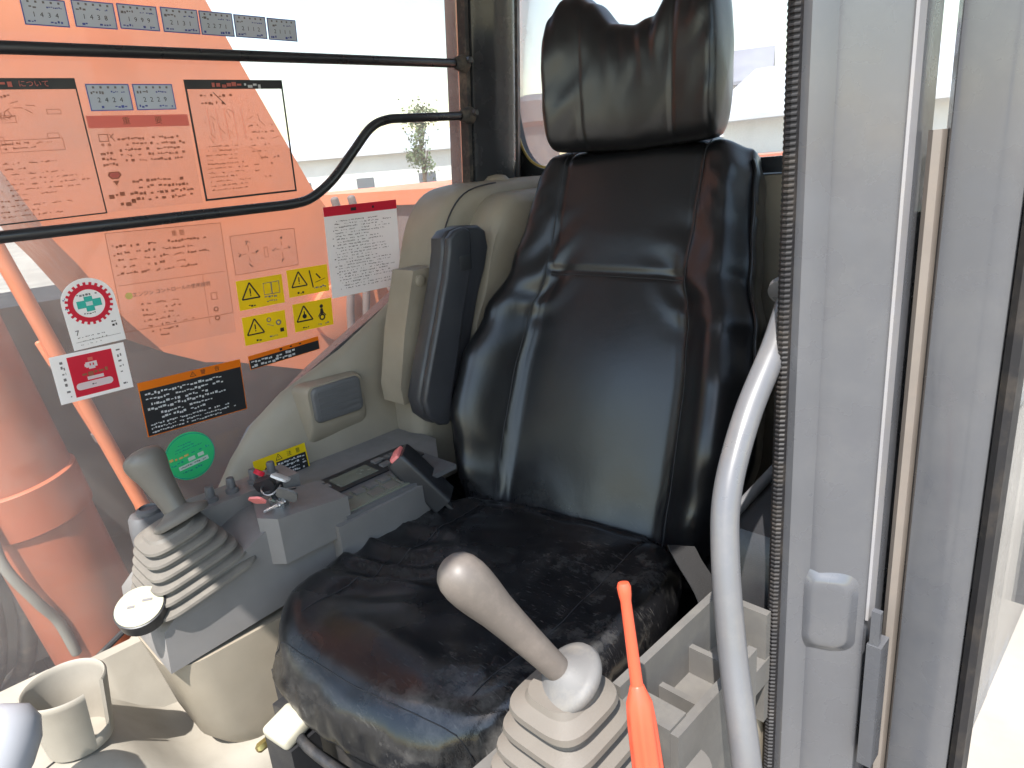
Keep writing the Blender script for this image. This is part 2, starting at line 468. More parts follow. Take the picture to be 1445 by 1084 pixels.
# rear wall under the sill
bm = BM()
box(bm, (-0.42, -0.80, 0.0), (0.76, -0.76, 1.10))
finish("rear_wall", bevel(bm, 0.005), "cab_grey", cab)
# right wall below the window
bm = BM()
prism(bm, [(-0.80, 0.0), (1.0, 0.0), (1.0, 0.26), (0.56, 0.28), (0.47, 0.30), (0.26, 0.53), (0.16, 0.65), (0.0, 0.745), (-0.25, 0.87), (-0.34, 0.98), (-0.40, 1.08), (-0.80, 1.10)], 'x', 0.752, 0.80)
finish("right_wall", bevel(bm, 0.004), "cab_grey", cab)
# roof and front posts close the cab overhead
bm = BM()
box(bm, (-0.44, -0.80, 1.72), (0.76, 1.00, 1.80))
finish("roof", bevel(bm, 0.03, 3), "cab_grey", cab)
bm = BM()
box(bm, (-0.40, -0.74, 1.690), (0.66, 0.94, 1.719))
finish("headliner", bevel(bm, 0.012, 2), "headliner", cab)
for x in (-0.40, 0.70):
    bm = BM()
    loft(bm, [[(x-0.03, 1.02, 0.0), (x+0.03, 1.02, 0.0), (x+0.03, 0.95, 0.0), (x-0.03, 0.95, 0.0)],
              [(x-0.03, 1.02, 0.9), (x+0.03, 1.02, 0.9), (x+0.03, 0.95, 0.9), (x-0.03, 0.95, 0.9)],
              [(x-0.03, 0.98, 1.73), (x+0.03, 0.98, 1.73), (x+0.03, 0.91, 1.73), (x-0.03, 0.91, 1.73)]])
    finish("front_post", bevel(bm, 0.008), "cab_grey", cab)
# left rear post (hidden behind the door post) and left wall
bm = BM()
box(bm, (-0.42, -0.76, 1.10), (-0.34, -0.70, 1.73))
finish("left_rear_post", bevel(bm, 0.01), "pillar_dark", cab)
bm = BM()
box(bm, (-0.435, -0.76, 0.0), (-0.405, -0.10, 1.06))
finish("left_wall", bevel(bm, 0.005), "cab_grey", cab)

# door post: pressed steel profile facing the door opening
bm = BM()
post = [(-0.318, 0.012), (-0.328, 0.016), (-0.337, 0.010), (-0.345, -0.004), (-0.355, -0.006), (-0.366, -0.012), (-0.378, -0.018), (-0.392, -0.026), (-0.400, -0.031),
        (-0.404, -0.045), (-0.404, -0.105), (-0.33, -0.105), (-0.312, -0.06)]
loops = []
for i in range(11):
    z = 0.0 + 1.73*i/10
    loops.append([(x, y, z) for x, y in post])
loft(bm, loops)
dp = finish("door_post", bevel(bm, 0.002, 2, 20), "cab_grey", cab)
# pressed bump in the post (lock pocket)
u = Vector((-0.392+0.345, -0.026+0.004, 0)).normalized()
nn = Vector((u.y, -u.x, 0))
if nn.y < 0: nn = -nn
c0 = Vector((-0.3640, -0.0110, 0.605))
loops = []
for s, d in ((1.45, -0.0028), (1.28, -0.0006), (1.15, 0.0012), (1.05, 0.0030), (0.95, 0.0046), (0.85, 0.0060), (0.74, 0.0067), (0.55, 0.0070), (0.3, 0.0071)):
    lp = []
    for a, b in rrect(-0.024, 0.024, -0.048, 0.048, 0.016, 5):
        dd = d
        lp.append(c0 + u*a*s*1.0 + Vector((0, 0, 1))*b*(0.5+s*0.5) + nn*dd)
    loops.append(lp)
bm = BM(); loft(bm, loops)
finish("lock_pocket", bm, "cab_grey", dp, smooth=75)
# outer flange of the post, sunlit edge put into its paler colour
bm = BM()
loft(bm, [[(-0.4000, -0.0310, z), (-0.4020, -0.0285, z), (-0.4048, -0.0295, z), (-0.4050, -0.050, z), (-0.4042, -0.050, z)] for z in (0.60, 1.73)])
finish("post_flange", bevel(bm, 0.0008, 1), "flange", dp)
# ribbed rubber edge seal
bm = BM()
seal = []
zz = 0.0
N = 1200
for i in range(N):
    z = 0.02 + 1.68*i/N
    s = 0.0014 if (i // 2) % 2 == 0 else 0.0
    seal.append([(-0.3040 + s, 0.004, z), (-0.3035 + s, 0.013 - s, z), (-0.308, 0.0195 - s*1.3, z), (-0.313, 0.0205 - s*1.3, z), (-0.3175, 0.0175 - s, z), (-0.319, 0.010, z), (-0.310, 0.001, z)])
loft(bm, seal)
finish("edge_seal", bm, "seal_black", cab, smooth=25)
# striker plate low on the post
bm = BM()
box(bm, (-0.424, -0.048, 0.40), (-0.408, -0.020, 0.575)); box(bm, (-0.420, -0.030, 0.575), (-0.410, -0.022, 0.62))
finish("striker_plate", bevel(bm, 0.003, 2), "cab_grey", cab)

# ================================================================== OPEN DOOR (folded back)
door = thing("cab_door", "open grey cab door folded back outside the door post", "door", (-0.47, -0.4, 0.2))
bm = BM()
dprof = [(-0.424, -0.075), (-0.432, -0.060), (-0.446, -0.055), (-0.466, -0.056), (-0.484, -0.053), (-0.494, -0.058), (-0.498, -0.075), (-0.496, -0.12), (-0.43, -0.12)]
loft(bm, [[(x, y, z) for x, y in dprof] for z in (0.15, 0.6, 1.1, 1.72)])
df = finish("door_frame", bevel(bm, 0.003, 3, 20), "cab_grey", door)
bm = BM()
loft(bm, [[(x, y, z) for x, y in [(-0.4965, -0.056), (-0.503, -0.050), (-0.510, -0.054), (-0.512, -0.075), (-0.499, -0.078)]] for z in (0.15, 1.72)])
finish("door_seal", bevel(bm, 0.002, 2), "seal_black", door)
bm = BM()
loft(bm, [[(x, y, z) for x, y in [(-0.4235, -0.085), (-0.4265, -0.070), (-0.4235, -0.063), (-0.4165, -0.060), (-0.4110, -0.066), (-0.4105, -0.085)]] for z in (0.15, 1.14)])
finish("edge_trim", bevel(bm, 0.001, 1), "tan_trim", door)
bm = BM()
box(bm, (-0.462, -0.90, 0.75), (-0.456, -0.122, 1.66))
finish("door_pane", bm, "door_glass", door)
bm = BM()
box(bm, (-0.462, -0.90, 0.17), (-0.456, -0.122, 0.742))
finish("lower_pane", bm, "door_glass", door, smooth=0)
bm = BM()
box(bm, (-0.49, -0.95, 0.15), (-0.44, -0.905, 1.72)); box(bm, (-0.49, -0.904, 1.665), (-0.44, -0.122, 1.72))
finish("rear_frame", bevel(bm, 0.008), "cab_grey", door)

# ================================================================== WINDOWS
sw = thing("side_window", "dusty side window plastered with labels beside the orange boom", "window", (0.74, 0.2, 0.3))
def gpt(s, t, d=0.0):
    """point on the leaning side glass: s rearwards, t up the glass from z=0.9, d inwards"""
    return Vector((0.745 - 0.0995*t - 0.995*d, -s, 0.9 + 0.995*t - 0.0995*d))
bm = BM()
poly = [(-0.96, -0.63), (-0.54, -0.61), (-0.45, -0.56), (-0.26, -0.37), (-0.16, -0.25), (0.0, -0.155), (0.25, -0.03), (0.34, 0.08), (0.40, 0.18), (0.466, 0.2), (0.466, 0.82), (-0.96, 0.82)]
A = [bm.verts.new(gpt(-y if False else s, t)) for s, t in poly for y in (0,)]
B = [bm.verts.new(gpt(s, t, -0.005)) for s, t in poly]
bm.faces.new(A); bm.faces.new(B[::-1])
for i in range(len(A)): bm.faces.new((A[i], A[(i+1) % len(A)], B[(i+1) % len(A)], B[i]))
finish("pane", bm, "side_glass", sw, smooth=0)
bm = BM()
tube(bm, [gpt(s, t, 0.002) for s, t in poly[1:9]], 0.006, 8)
finish("pane_seal", bm, "rubber", sw)

rw = thing("rear_window", "hazy rear window behind the headrest", "window", (0.15, -0.70, 1.11))
bm = BM()
box(bm, (-0.40, -0.7205, 1.112), (0.79, -0.7155, 1.74))
finish("pane", bm, "rear_glass", rw, smooth=0)

# guard bars across the side window
def guard(name, label, pts, ends):
    t = thing(name, label, "guard bar", Vector(pts[0]), 0, "guard bars across the side window")
    bm = BM(); tube(bm, pts, 0.0095, 16)
    finish("bar", bm, "bar_black", t)
    for e, d in ends:
        e = Vector(e)
        bm = BM()
        lathe(bm, [(0.010, -0.028), (0.0125, -0.026), (0.017, -0.010), (0.020, -0.002), (0.020, 0.004)], 18, axis_mat(e, e + Vector(d)))
        finish("mount_boot", bm, "rubber", t)
        bm = BM()
        lathe(bm, [(0.008, -0.004), (0.008, 0.012), (0.006, 0.014)], 6, axis_mat(e + Vector((-0.014, 0, 0.004)), e + Vector((-0.2, 0, 0.004))))
        finish("mount_bolt", bm, "black_metal", t)
guard("guard_bar", "straight black guard bar across the top of the side window",
      [(0.652, 0.95, 1.358), (0.654, 0.45, 1.364), (0.653, -0.433, 1.373)], [((0.653, -0.440, 1.373), (0.05, -0.9, 0))])
p2 = [(0.682, 0.96, 1.097), (0.680, 0.514, 1.103)] + spline([(0.679, 0.09, 1.105), (0.679, 0.03, 1.106), (0.679, -0.016, 1.114), (0.675, -0.069, 1.146), (0.671, -0.126, 1.199), (0.666, -0.172, 1.242), (0.664, -0.215, 1.2575), (0.664, -0.27, 1.260)], 6) + [(0.664, -0.447, 1.263)]
guard("guard_bar", "cranked black guard bar bending upwards across the side window", p2, [((0.664, -0.452, 1.263), (0.05, -0.9, 0))])

# ================================================================== INTERIOR TRIM
# right side trim panel under the window
trim = thing("side_trim_panel", "beige moulded side trim panel with air vent below the side window", "trim panel", (0.70, 0.0, 0.5))
bm = BM()
edge = [(0.50, 0.285), (0.455, 0.325), (0.36, 0.425), (0.262, 0.545), (0.222, 0.605), (0.165, 0.668), (0.09, 0.718), (0.0, 0.752), (-0.062, 0.778), (-0.16, 0.83), (-0.25, 0.885)]
loops = []
for y, z in edge:
    xt = GX(z) - 0.006
    zb = 0.22
    xb = 0.672
    loops.append([(xt, y, z), (xt - 0.008, y, z - 0.001), (xt - 0.020, y - 0.004, z - 0.012), (xt - 0.030, y - 0.010, z - 0.045), (min(xb + 0.02, xt - 0.032), y - 0.012, z - (z - zb)*0.35), (xb + 0.004, y - 0.012, z - (z - zb)*0.7), (xb, y - 0.012, zb), (xt + 0.004, y, zb)])
loft(bm, loops)
tp = finish("moulding", bm, "beige", trim, smooth=40)
# vent hood + vent
def yz_rrect(yc, zc, w, h, r, ang=0.0, k=5):
    out = []
    for a, b in rrect(-w/2, w/2, -h/2, h/2, r, k):
        out.append((yc + a*math.cos(ang) - b*math.sin(ang), zc + a*math.sin(ang) + b*math.cos(ang)))
    return out
hood = []
VY, VZ = -0.004, 0.686
for s, x, dz, dh in ((1.15, 0.740, -0.034, 0.05), (1.12, 0.716, -0.030, 0.045), (1.05, 0.697, -0.012, 0.016), (0.99, 0.690, -0.004, 0.004)):
    hood.append([(x, y, z) for y, z in yz_rrect(VY, VZ + dz, 0.136*s, 0.092*s + dh, 0.018)])
bm = BM(); loft(bm, hood)
finish("vent_hood", bm, "beige", trim, smooth=50)
bm = BM()
loft(bm, [[(x, y, z) for y, z in yz_rrect(VY, VZ, 0.122*s, 0.080*s, 0.014)] for s, x in ((1.0, 0.695), (1.0, 0.687), (0.96, 0.683), (0.92, 0.682))])
av = finish("air_vent", bm, "vent_grey", trim, smooth=50)
for k in range(5):
    bm = BM()
    zc = VZ - 0.026 + k*0.013
    box(bm, (0.6805, VY - 0.050, zc - 0.0032), (0.6830, VY + 0.050, zc + 0.0032))
    finish("vent_slat", bevel(bm, 0.0008, 1), "vent_grey", av)

# corner trim behind the armrest and along the rear
ct = thing("corner_trim", "tall beige corner trim housing between side window and seat back", "trim panel", (0.68, -0.4, 0.45))
bm = BM()
prof = spline([(-0.170, 0.44, 0), (-0.150, 0.56, 0), (-0.165, 0.70, 0), (-0.190, 0.82, 0), (-0.235, 0.905, 0), (-0.262, 0.985, 0), (-0.295, 1.05, 0), (-0.345, 1.094, 0), (-0.42, 1.110, 0), (-0.55, 1.113, 0), (-0.68, 1.112, 0)], 4)
pl = [(p.x, p.y) for p in prof] + [(-0.69, 0.44)]
loops = []
for x, ins in ((0.735, 0.0), (0.640, 0.0), (0.618, 0.006), (0.604, 0.020), (0.600, 0.040)):
    loops.append([(x, min(y - ins*0.9, -0.10), z - (ins*0.7 if z > 0.6 else 0)) if y > -0.68 else (x, y, z) for y, z in pl])
loft(bm, loops)
cto = finish("housing", bm, "beige", ct, smooth=50)
# dished flank towards the seat
bm = BM()
prof2 = [(y - 0.075, min(z - 0.02, 1.085)) for y, z in pl[6:-4]] + [(-0.62, 0.50), (-0.30, 0.46)]
loops = []
for x, s in ((0.615, 1.0), (0.560, 1.0), (0.535, 0.97), (0.52, 0.90)):
    cy, cz = -0.42, 0.8
    loops.append([(x, cy + (y-cy)*s, cz + (z-cz)*s) for y, z in prof2])
loft(bm, loops)
finish("flank", bm, "beige", ct, smooth=50)
# vertical hinge strip in front of the armrest
bm = BM()
st = [(-0.175, 0.945), (-0.240, 0.945), (-0.222, 0.80), (-0.20, 0.665), (-0.105, 0.66), (-0.102, 0.70), (-0.132, 0.82)]
prism(bm, st, 'x', 0.585, 0.66)
finish("hinge_strip", bevel(bm, 0.010, 3), "beige", ct)
for k in range(7):
    t = k/6
    bm = BM()
    c = Vector((0.584, -0.252 + 0.045*t, 0.92 - 0.24*t))
    lathe(bm, [(0.0085, -0.01), (0.0085, 0.004), (0.006, 0.007)], 14, axis_mat(c, c - Vector((1, 0, 0))))
    finish("clip", bm, "beige", ct)
bm = BM()
c = Vector((0.584, -0.190, 0.922)); lathe(bm, [(0.013, -0.01), (0.013, 0.002), (0.009, 0.004)], 18, axis_mat(c, c - Vector((1, 0, 0))))
finish("screw_cap", bm, "beige", ct)
bm = BM()
c = Vector((0.66, -0.52, 1.108)); lathe(bm, [(0.034, -0.01), (0.032, 0.004), (0.022, 0.014), (0.0, 0.018)], 20, Matrix.Translation(c))
finish("cap", bm, "beige", ct)
bm = BM()
sp = [(0.604, y - 0.012, z - 0.004) for y, z in [(p.x, p.y) for p in prof][20:34]]
tube(bm, sp, 0.0018, 6)
finish("seam", bm, "black_plastic", ct)

# rear trim panel
rt = thing("rear_trim_panel", "beige trim panel with black vent below the rear window", "trim panel", (0.1, -0.74, 0.3))
bm = BM()
prism(bm, [(-0.758, 0.20), (-0.70, 0.20), (-0.66, 0.60), (-0.668, 1.02), (-0.69, 1.08), (-0.758, 1.084)], 'x', -0.39, 0.53)
finish("panel", bevel(bm, 0.012, 3), "beige", rt)
bm = BM()
box(bm, (-0.30, -0.672, 0.66), (-0.02, -0.650, 0.80))
finish("vent", bevel(bm, 0.008, 2), "black_plastic", rt)

# ================================================================== RIGHT CONSOLE
rc = thing("side_console", "grey and beige console carrying the grey joystick beside the side window", "console", (0.52, 0.25, 0.0))
bm = BM()
prof = [(0.505, 0.435), (0.500, 0.505), (0.470, 0.532), (0.315, 0.598), (0.26, 0.606), (0.10, 0.50), (0.10, 0.43), (0.30, 0.452)]
prism(bm, prof, 'x', 0.420, 0.625)
finish("cover", bevel(bm, 0.016, 4, 20), "grey_plastic", rc, smooth=45)
bm = BM()
loops = []
for z, yf, xi, xo in ((0.0, 0.33, 0.435, 0.60), (0.16, 0.36, 0.43, 0.61), (0.200, 0.385, 0.425, 0.62), (0.218, 0.435, 0.42, 0.625), (0.27, 0.475, 0.417, 0.63), (0.37, 0.493, 0.416, 0.632), (0.433, 0.507, 0.4165, 0.632)):
    loops.append([(x, y, z + (0.010*(0.5 - y) if z > 0.4 else 0)) for x, y in rrect(xi, xo, 0.02, yf, 0.055, 7)])
loft(bm, loops)
finish("housing", bm, "beige", rc, smooth=50)
bm = BM()
loops = []
for z, s in ((0.42, 1.0), (0.60, 1.0), (0.625, 0.94), (0.632, 0.82)):
    loops.append([(0.640 + (x)*s, 0.425 + y*s, z - 0.02) for x, y in rrect(-0.026, 0.026, -0.036, 0.036, 0.018)])
loft(bm, loops)
finish("rear_pod", bm, "vent_grey", rc, smooth=50)
bm = BM()
lathe(bm, [(0.021, 0), (0.021, 0.010), (0.015, 0.014), (0.014, 0.010), (0.0, 0.010)], 20, Matrix.Translation((0.640, 0.425, 0.608)))
finish("pod_dial", bm, "vent_grey", rc)
# switch block with the ignition
bm = BM()
blk = [(0.428, 0.322), (0.515, 0.290), (0.515, 0.165), (0.405, 0.165), (0.400, 0.300)]
A = [(x, y, 0.535) for x, y in blk]; B = [(x, y, 0.622 - 0.12*(0.32 - y)) for x, y in blk]
loft(bm, [A, B])
sb = finish("switch_block", bevel(bm, 0.009, 3), "grey_plastic", rc)
for k, (x, y) in enumerate(((0.555, 0.345), (0.560, 0.305), (0.562, 0.262), (0.565, 0.225))):
    bm = BM()
    lathe(bm, [(0.012, -0.04), (0.012, 0.004), (0.008, 0.006), (0.0075, 0.022), (0.006, 0.025)], 14, Matrix.Translation((x, y, 0.628)))
    finish("knob", bm, "vent_grey", rc)
bm = BM()
box(bm, (0.53, 0.19, 0.55), (0.60, 0.38, 0.626))
finish("knob_base", bevel(bm, 0.006), "grey_plastic", rc)
# shelf to the side trim + control panel
bm = BM()
pl_ = [(0.392, 0.20), (0.395, 0.0), (0.425, -0.06), (0.50, -0.115), (0.56, -0.16), (0.70, -0.16), (0.70, 0.20)]
loft(bm, [[(x, y, 0.47) for x, y in pl_], [(x, y, 0.5605 + (0.2 - y)*0.0205) for x, y in pl_]])
finish("shelf", bevel(bm, 0.014, 3), "grey_plastic", rc)

# radio / climate panel set in the shelf
rp = thing("control_panel", "grey radio and climate control panel with display and small buttons", "control panel", (0.49, 0.05, 0.565))
def Z(y): return 0.5605 + (0.2 - y)*0.0205
bm = BM()
for lo, hi in (((0.402, -0.085), (0.585, 0.175)),):
    loft(bm, [[(lo[0], lo[1], Z(lo[1]) - 0.004), (hi[0], lo[1], Z(lo[1]) - 0.004), (hi[0], hi[1], Z(hi[1]) - 0.004), (lo[0], hi[1], Z(hi[1]) - 0.004)],
              [(lo[0], lo[1], Z(lo[1]) + 0.006), (hi[0], lo[1], Z(lo[1]) + 0.006), (hi[0], hi[1], Z(hi[1]) + 0.006), (lo[0], hi[1], Z(hi[1]) + 0.006)]])
finish("fascia", bevel(bm, 0.003, 2), "vent_grey", rp)
def plate(name, x0, x1, y0, y1, h, mat, parent, bv=0.001):
    bm = BM()
    loft(bm, [[(x0, y0, Z(y0) + 0.005), (x1, y0, Z(y0) + 0.005), (x1, y1, Z(y1) + 0.005), (x0, y1, Z(y1) + 0.005)],
              [(x0, y0, Z(y0) + h), (x1, y0, Z(y0) + h), (x1, y1, Z(y1) + h), (x0, y1, Z(y1) + h)]])
    return finish(name, bevel(bm, bv, 1), mat, parent)
plate("bezel", 0.498, 0.578, -0.078, 0.165, 0.009, "black_plastic", rp)
plate("display", 0.512, 0.560, 0.030, 0.118, 0.0102, "lcd", rp)
plate("bezel", 0.412, 0.480, -0.030, 0.165, 0.009, "lcd", rp)
for k in range(6):
    plate("button", 0.455, 0.472, -0.022 + k*0.030, 0.000 + k*0.030, 0.013, "cream" if False else "collar_grey", rp)
for k in range(3):
    plate("button", 0.420, 0.444, 0.010 + k*0.034, 0.036 + k*0.034, 0.012, "boot_rubber", rp)
for k, (x, y) in enumerate(((0.53, 0.140), (0.555, 0.140), (0.515, 0.005), (0.545, 0.005))):
    plate("button", x, x + 0.016, y - 0.012, y + 0.010, 0.013, "grey_plastic", rp)
for k in range(5):
    plate("button", 0.545, 0.560, -0.068 + k*0.014, -0.058 + k*0.014, 0.012, "collar_grey", rp)

# ---- joysticks
def bellows(bm, c, base_half, top_r, z0, z1, folds, ax=Vector((0, 0, 1)), tilt=None):
    loops = []
    n = 64
    m = folds*4
    for i in range(m + 1):
        t = i/m
        z = z0 + (z1 - z0)*t
        ph = (i % 4)
        k = {0: -0.5, 1: 0.9, 2: 1.0, 3: -0.35}[ph]
        half = base_half*(1-t) + top_r*t
        half += 0.0085*k
        sq = 7.5*(1-t) + 3.0*t
        lp = []
        for j in range(n):
            a = 2*math.pi*j/n
            cc, ss = math.cos(a), math.sin(a)
            rr = half/((abs(cc)**sq + abs(ss)**sq)**(1/sq))
            lp.append(Vector((rr*cc, rr*ss, z)))
        loops.append(lp)
    if tilt is not None: loops = [[tilt @ p for p in lp] for lp in loops]
    loops = [[c + p for p in lp] for lp in loops]
    loft(bm, loops)
    return bm

def joystick(label, base, head, half, zb, mats, grip_r, tilt, knob, cs=1.0, folds=6):
    base = Vector(base); head = Vector(head)
    t = thing("joystick", label, "joystick", (base.x, base.y, zb), 0, "joysticks on the consoles")
    bm = BM()
    c = Vector((base.x, base.y, 0))
    loops_c = Vector((base.x, base.y, zb))
    bellows(bm, loops_c, half, 0.046*cs, 0.0, base.z - zb - 0.006, folds, tilt=tilt)
    finish("bellows", bm, mats[0], t, smooth=32)
    d = (head - base).normalized()
    bm = BM()
    lathe(bm, [(r_*cs, z_) for r_, z_ in [(0.012, -0.012), (0.050, -0.009), (0.053, -0.004), (0.051, 0.001), (0.042, 0.0045), (0.030, 0.008), (0.023, 0.013), (0.016, 0.016)]], 32, axis_mat(base, base + d))
    finish("collar", bm, mats[1], t, smooth=50)
    L = (head - base).length
    bm = BM()
    lathe(bm, [(r*grip_r, z*L) for r, z in knob], 32, axis_mat(base, head))
    gp = finish("grip", bm, mats[2], t, smooth=70)
    # moulding line
    side = d.cross(Vector((0, 0, 1))).normalized()
    bm = BM()
    tube(bm, [base + d*(z*L) + side*(r*grip_r + 0.0001) for r, z in knob[2:-5]], 0.0007, 6)
    finish("parting_line", bm, "black_plastic", gp)
    return t
KN = [(0.56, 0.0), (0.62, 0.03), (0.64, 0.10), (0.67, 0.22), (0.73, 0.36), (0.80, 0.50), (0.89, 0.64), (1.03, 0.76), (1.10, 0.84), (1.11, 0.90), (1.04, 0.96), (0.90, 1.00), (0.66, 1.03), (0.36, 1.05), (0.0, 1.055)]
joystick("grey joystick with ribbed grey bellows in front of the key switch", (0.490, 0.418, 0.650), (0.537, 0.440, 0.755), 0.079, 0.540, ("boot_rubber", "boot_rubber", "grip_grey"), 0.029, Matrix.Rotation(R(-12), 3, 'X'), KN, 0.86)
joystick("sunlit tan joystick with ribbed bellows on the door side", (-0.234, 0.310, 0.655), (-0.181, 0.392, 0.800), 0.060, 0.545, ("boot_tan", "collar_grey", "grip_tan"), 0.0208, Matrix.Rotation(R(-4), 3, 'X'), KN, 0.74, 4)

# dial on the console nose
dl = thing("round_dial", "small round dial with yellowed white face on the console nose", "dial", (0.46, 0.525, 0.50))
mt = axis_mat((0.450, 0.512, 0.532), (0.405, 0.540, 0.647))
bm = BM(); lathe(bm, [(0.030, 0.0), (0.0355, 0.003), (0.0365, 0.016), (0.0365, 0.026), (0.033, 0.0275), (0.033, 0.025)], 32, mt)
finish("case", bm, "black_metal", dl)
bm = BM(); lathe(bm, [(0.0345, 0.0245), (0.0345, 0.0285), (0.0, 0.0292)], 32, mt)
fc = finish("face", bm, "dial_face", dl)
bm = BM()
box(bm, (-0.016, -0.002, 0.0290), (-0.006, 0.002, 0.0298), mt); box(bm, (0.004, 0.006, 0.0290), (0.018, 0.010, 0.0298), mt)
finish("marking", bm, "grey_ink", fc)
bm = BM(); tube(bm, [(0.450, 0.512, 0.533), (0.458, 0.503, 0.515), (0.466, 0.49, 0.500)], 0.007, 10)
finish("stem", bm, "brass", dl)

# bunch of keys
kb = thing("key_bunch", "bunch of keys with white and pink tags in the ignition", "keys", (0.455, 0.28, 0.62))
bm = BM(); lathe(bm, [(0.016, -0.01), (0.016, 0.012), (0.012, 0.015), (0.0, 0.015)], 20, Matrix.Translation((0.456, 0.268, 0.617)))
finish("ignition_barrel", bm, "steel", kb)
bm = BM()
box(bm, (-0.003, -0.012, 0.0), (0.003, 0.012, 0.026), Matrix.Translation((0.456, 0.268, 0.63)))
finish("key_head", bevel(bm, 0.002), "black_plastic", kb)
def tagpiece(name, mat, c, w, h, rx, ry, rz, th=0.004):
    from mathutils import Euler
    mt = Matrix.Translation(c) @ Euler((R(rx), R(ry), R(rz))).to_matrix().to_4x4()
    bm = BM()
    pl = rrect(-w/2, w/2, -h/2, h/2, min(w, h)*0.3, 4)
    loft(bm, [[mt @ Vector((a, b, -th/2)) for a, b in pl], [mt @ Vector((a, b, th/2)) for a, b in pl]])
    return finish(name, bevel(bm, 0.001, 1), mat, kb)
tagpiece("key_tag", "white_ink", (0.445, 0.262, 0.668), 0.055, 0.028, 30, 20, -35)
tagpiece("key_tag", "pink_button", (0.455, 0.305, 0.640), 0.030, 0.020, 50, 10, 20)
tagpiece("key_tag", "collar_grey", (0.420, 0.268, 0.645), 0.036, 0.032, 60, -25, 45)
tagpiece("key_tag", "red_ink", (0.474, 0.285, 0.678), 0.018, 0.014, 40, 0, 0, 0.008)
tagpiece("key_tag", "black_plastic", (0.462, 0.284, 0.660), 0.034, 0.024, 70, 15, 40, 0.012)
for k in range(4):
    bm = BM()
    c = Vector((0.43 + 0.008*k, 0.295 - 0.012*k, 0.628 + 0.004*k))
    d = Vector((random.uniform(-1, 1), random.uniform(-1, 1), random.uniform(-0.2, 0.5))).normalized()
    tube(bm, [c - d*0.012, c + d*0.022], 0.0028, 6)
    finish("key_blade", bm, "steel", kb)
bm = BM(); tube(bm, [(0.45 + 0.016*math.cos(a), 0.28 + 0.016*math.sin(a), 0.652 + 0.004*math.sin(2*a)) for a in [i*math.pi/10 for i in range(20)]], 0.0014, 6)
finish("ring", bm, "steel", kb)

# ================================================================== FRONT LEDGE + CUP HOLDER
lg = thing("front_ledge", "beige moulded floor ledge in sunlight below the cup holder", "ledge", (0.45, 0.6, 0.0))
bm = BM()
ys = [0.10, 0.30, 0.42, 0.46, 0.49, 0.52, 0.545, 0.57, 0.60, 0.63, 0.70, 0.80, 0.94]
loops = []
for y in ys:
    zz = 0.235 + 0.113*sm(0.47, 0.62, y)
    xi = 0.372
    loops.append([(xi, y, 0.0), (xi + 0.004, y, zz - 0.07), (xi + 0.012, y, zz - 0.03), (xi + 0.035, y, zz - 0.008), (0.425, y, zz), (0.50, y, zz), (0.60, y, zz + 0.001), (0.615, y, zz + 0.006), (0.655, y, max(zz + 0.04, 0.372)), (0.672, y, max(zz + 0.044, 0.376)), (0.735, y, 0.335), (0.735, y, 0.0)])
loft(bm, loops)
finish("moulding", bm, "beige_dusty", lg, smooth=40)
bm = BM()
tube(bm, [(0.50, 0.64, 0.349), (0.47, 0.72, 0.3485), (0.46, 0.90, 0.348)], 0.0016, 6)
finish("joint", bm, "black_plastic", lg)

cup = thing("cup_holder", "open beige plastic cup holder with a slot cut in its side", "cup holder", (0.505, 0.640, 0.35))
cc = Vector((0.502, 0.630, 0.350))
bm = BM()
nseg = 64
slot_c = math.atan2(-0.50, -0.80)          # towards the camera, slightly rearwards
def cuprad(z): return 0.045 + 0.013*(z/0.105)
sw_ = 0.30
outer, inner = [], []
zs = [0.0, 0.003, 0.02, 0.04, 0.06, 0.08, 0.098, 0.105]
th = 0.0055
angs = [slot_c + R(205) ]
a0, a1 = slot_c + sw_, slot_c + 2*math.pi - sw_
for i in range(nseg + 1):
    a = a0 + (a1 - a0)*i/nseg
    sec = []
    for z in zs: sec.append((cuprad(z) - (0.006 if z == 0 else 0), z))
    sec.append((cuprad(0.105) - th*0.5, 0.108))
    for z in reversed(zs[1:]): sec.append((cuprad(z) - th, max(z, 0.006)))
    outer.append([cc + Vector((r*math.cos(a), r*math.sin(a), z)) for r, z in sec])
loft(bm, outer, cap=True, closed=True)
finish("wall", bm, "beige_dusty", cup, smooth=50)
bm = BM()
fr = []
for i in range(9):
    a = a1 + (2*sw_)*i/8
    sec = [(cuprad(0) - 0.006, 0.0), (cuprad(0.003), 0.003), (cuprad(0.022), 0.022), (cuprad(0.022) - th/2, 0.025), (cuprad(0.022) - th, 0.022), (cuprad(0) - th, 0.006)]
    fr.append([cc + Vector((r*math.cos(a), r*math.sin(a), z)) for r, z in sec])
loft(bm, fr)
finish("slot_lip", bm, "beige_dusty", cup, smooth=50)
bm = BM(); lathe(bm, [(0.0395, 0.0005), (0.0425, 0.007), (0.0, 0.0075)], 40, Matrix.Translation(cc))
finish("bottom", bm, "beige_dusty", cup)

# grey lever knob poking in beside the cup holder
lv = thing("lever_knob", "smooth grey lever knob in front of the cup holder", "lever", (0.36, 0.74, 0.30))
mt = axis_mat((0.300, 0.775, 0.385), (0.380, 0.710, 0.532))
bm = BM(); lathe(bm, [(0.012, -0.05), (0.014, 0.06), (0.026, 0.085), (0.040, 0.115), (0.047, 0.145), (0.044, 0.170), (0.030, 0.187), (0.0, 0.192)], 32, mt)
finish("knob", bm, "knob_grey", lv, smooth=70)
bm = BM(); tube(bm, [mt @ Vector((0, 0, -0.04)), (0.27, 0.80, 0.14), (0.26, 0.81, 0.0)], 0.011, 12)
finish("stalk", bm, "black_metal", lv)

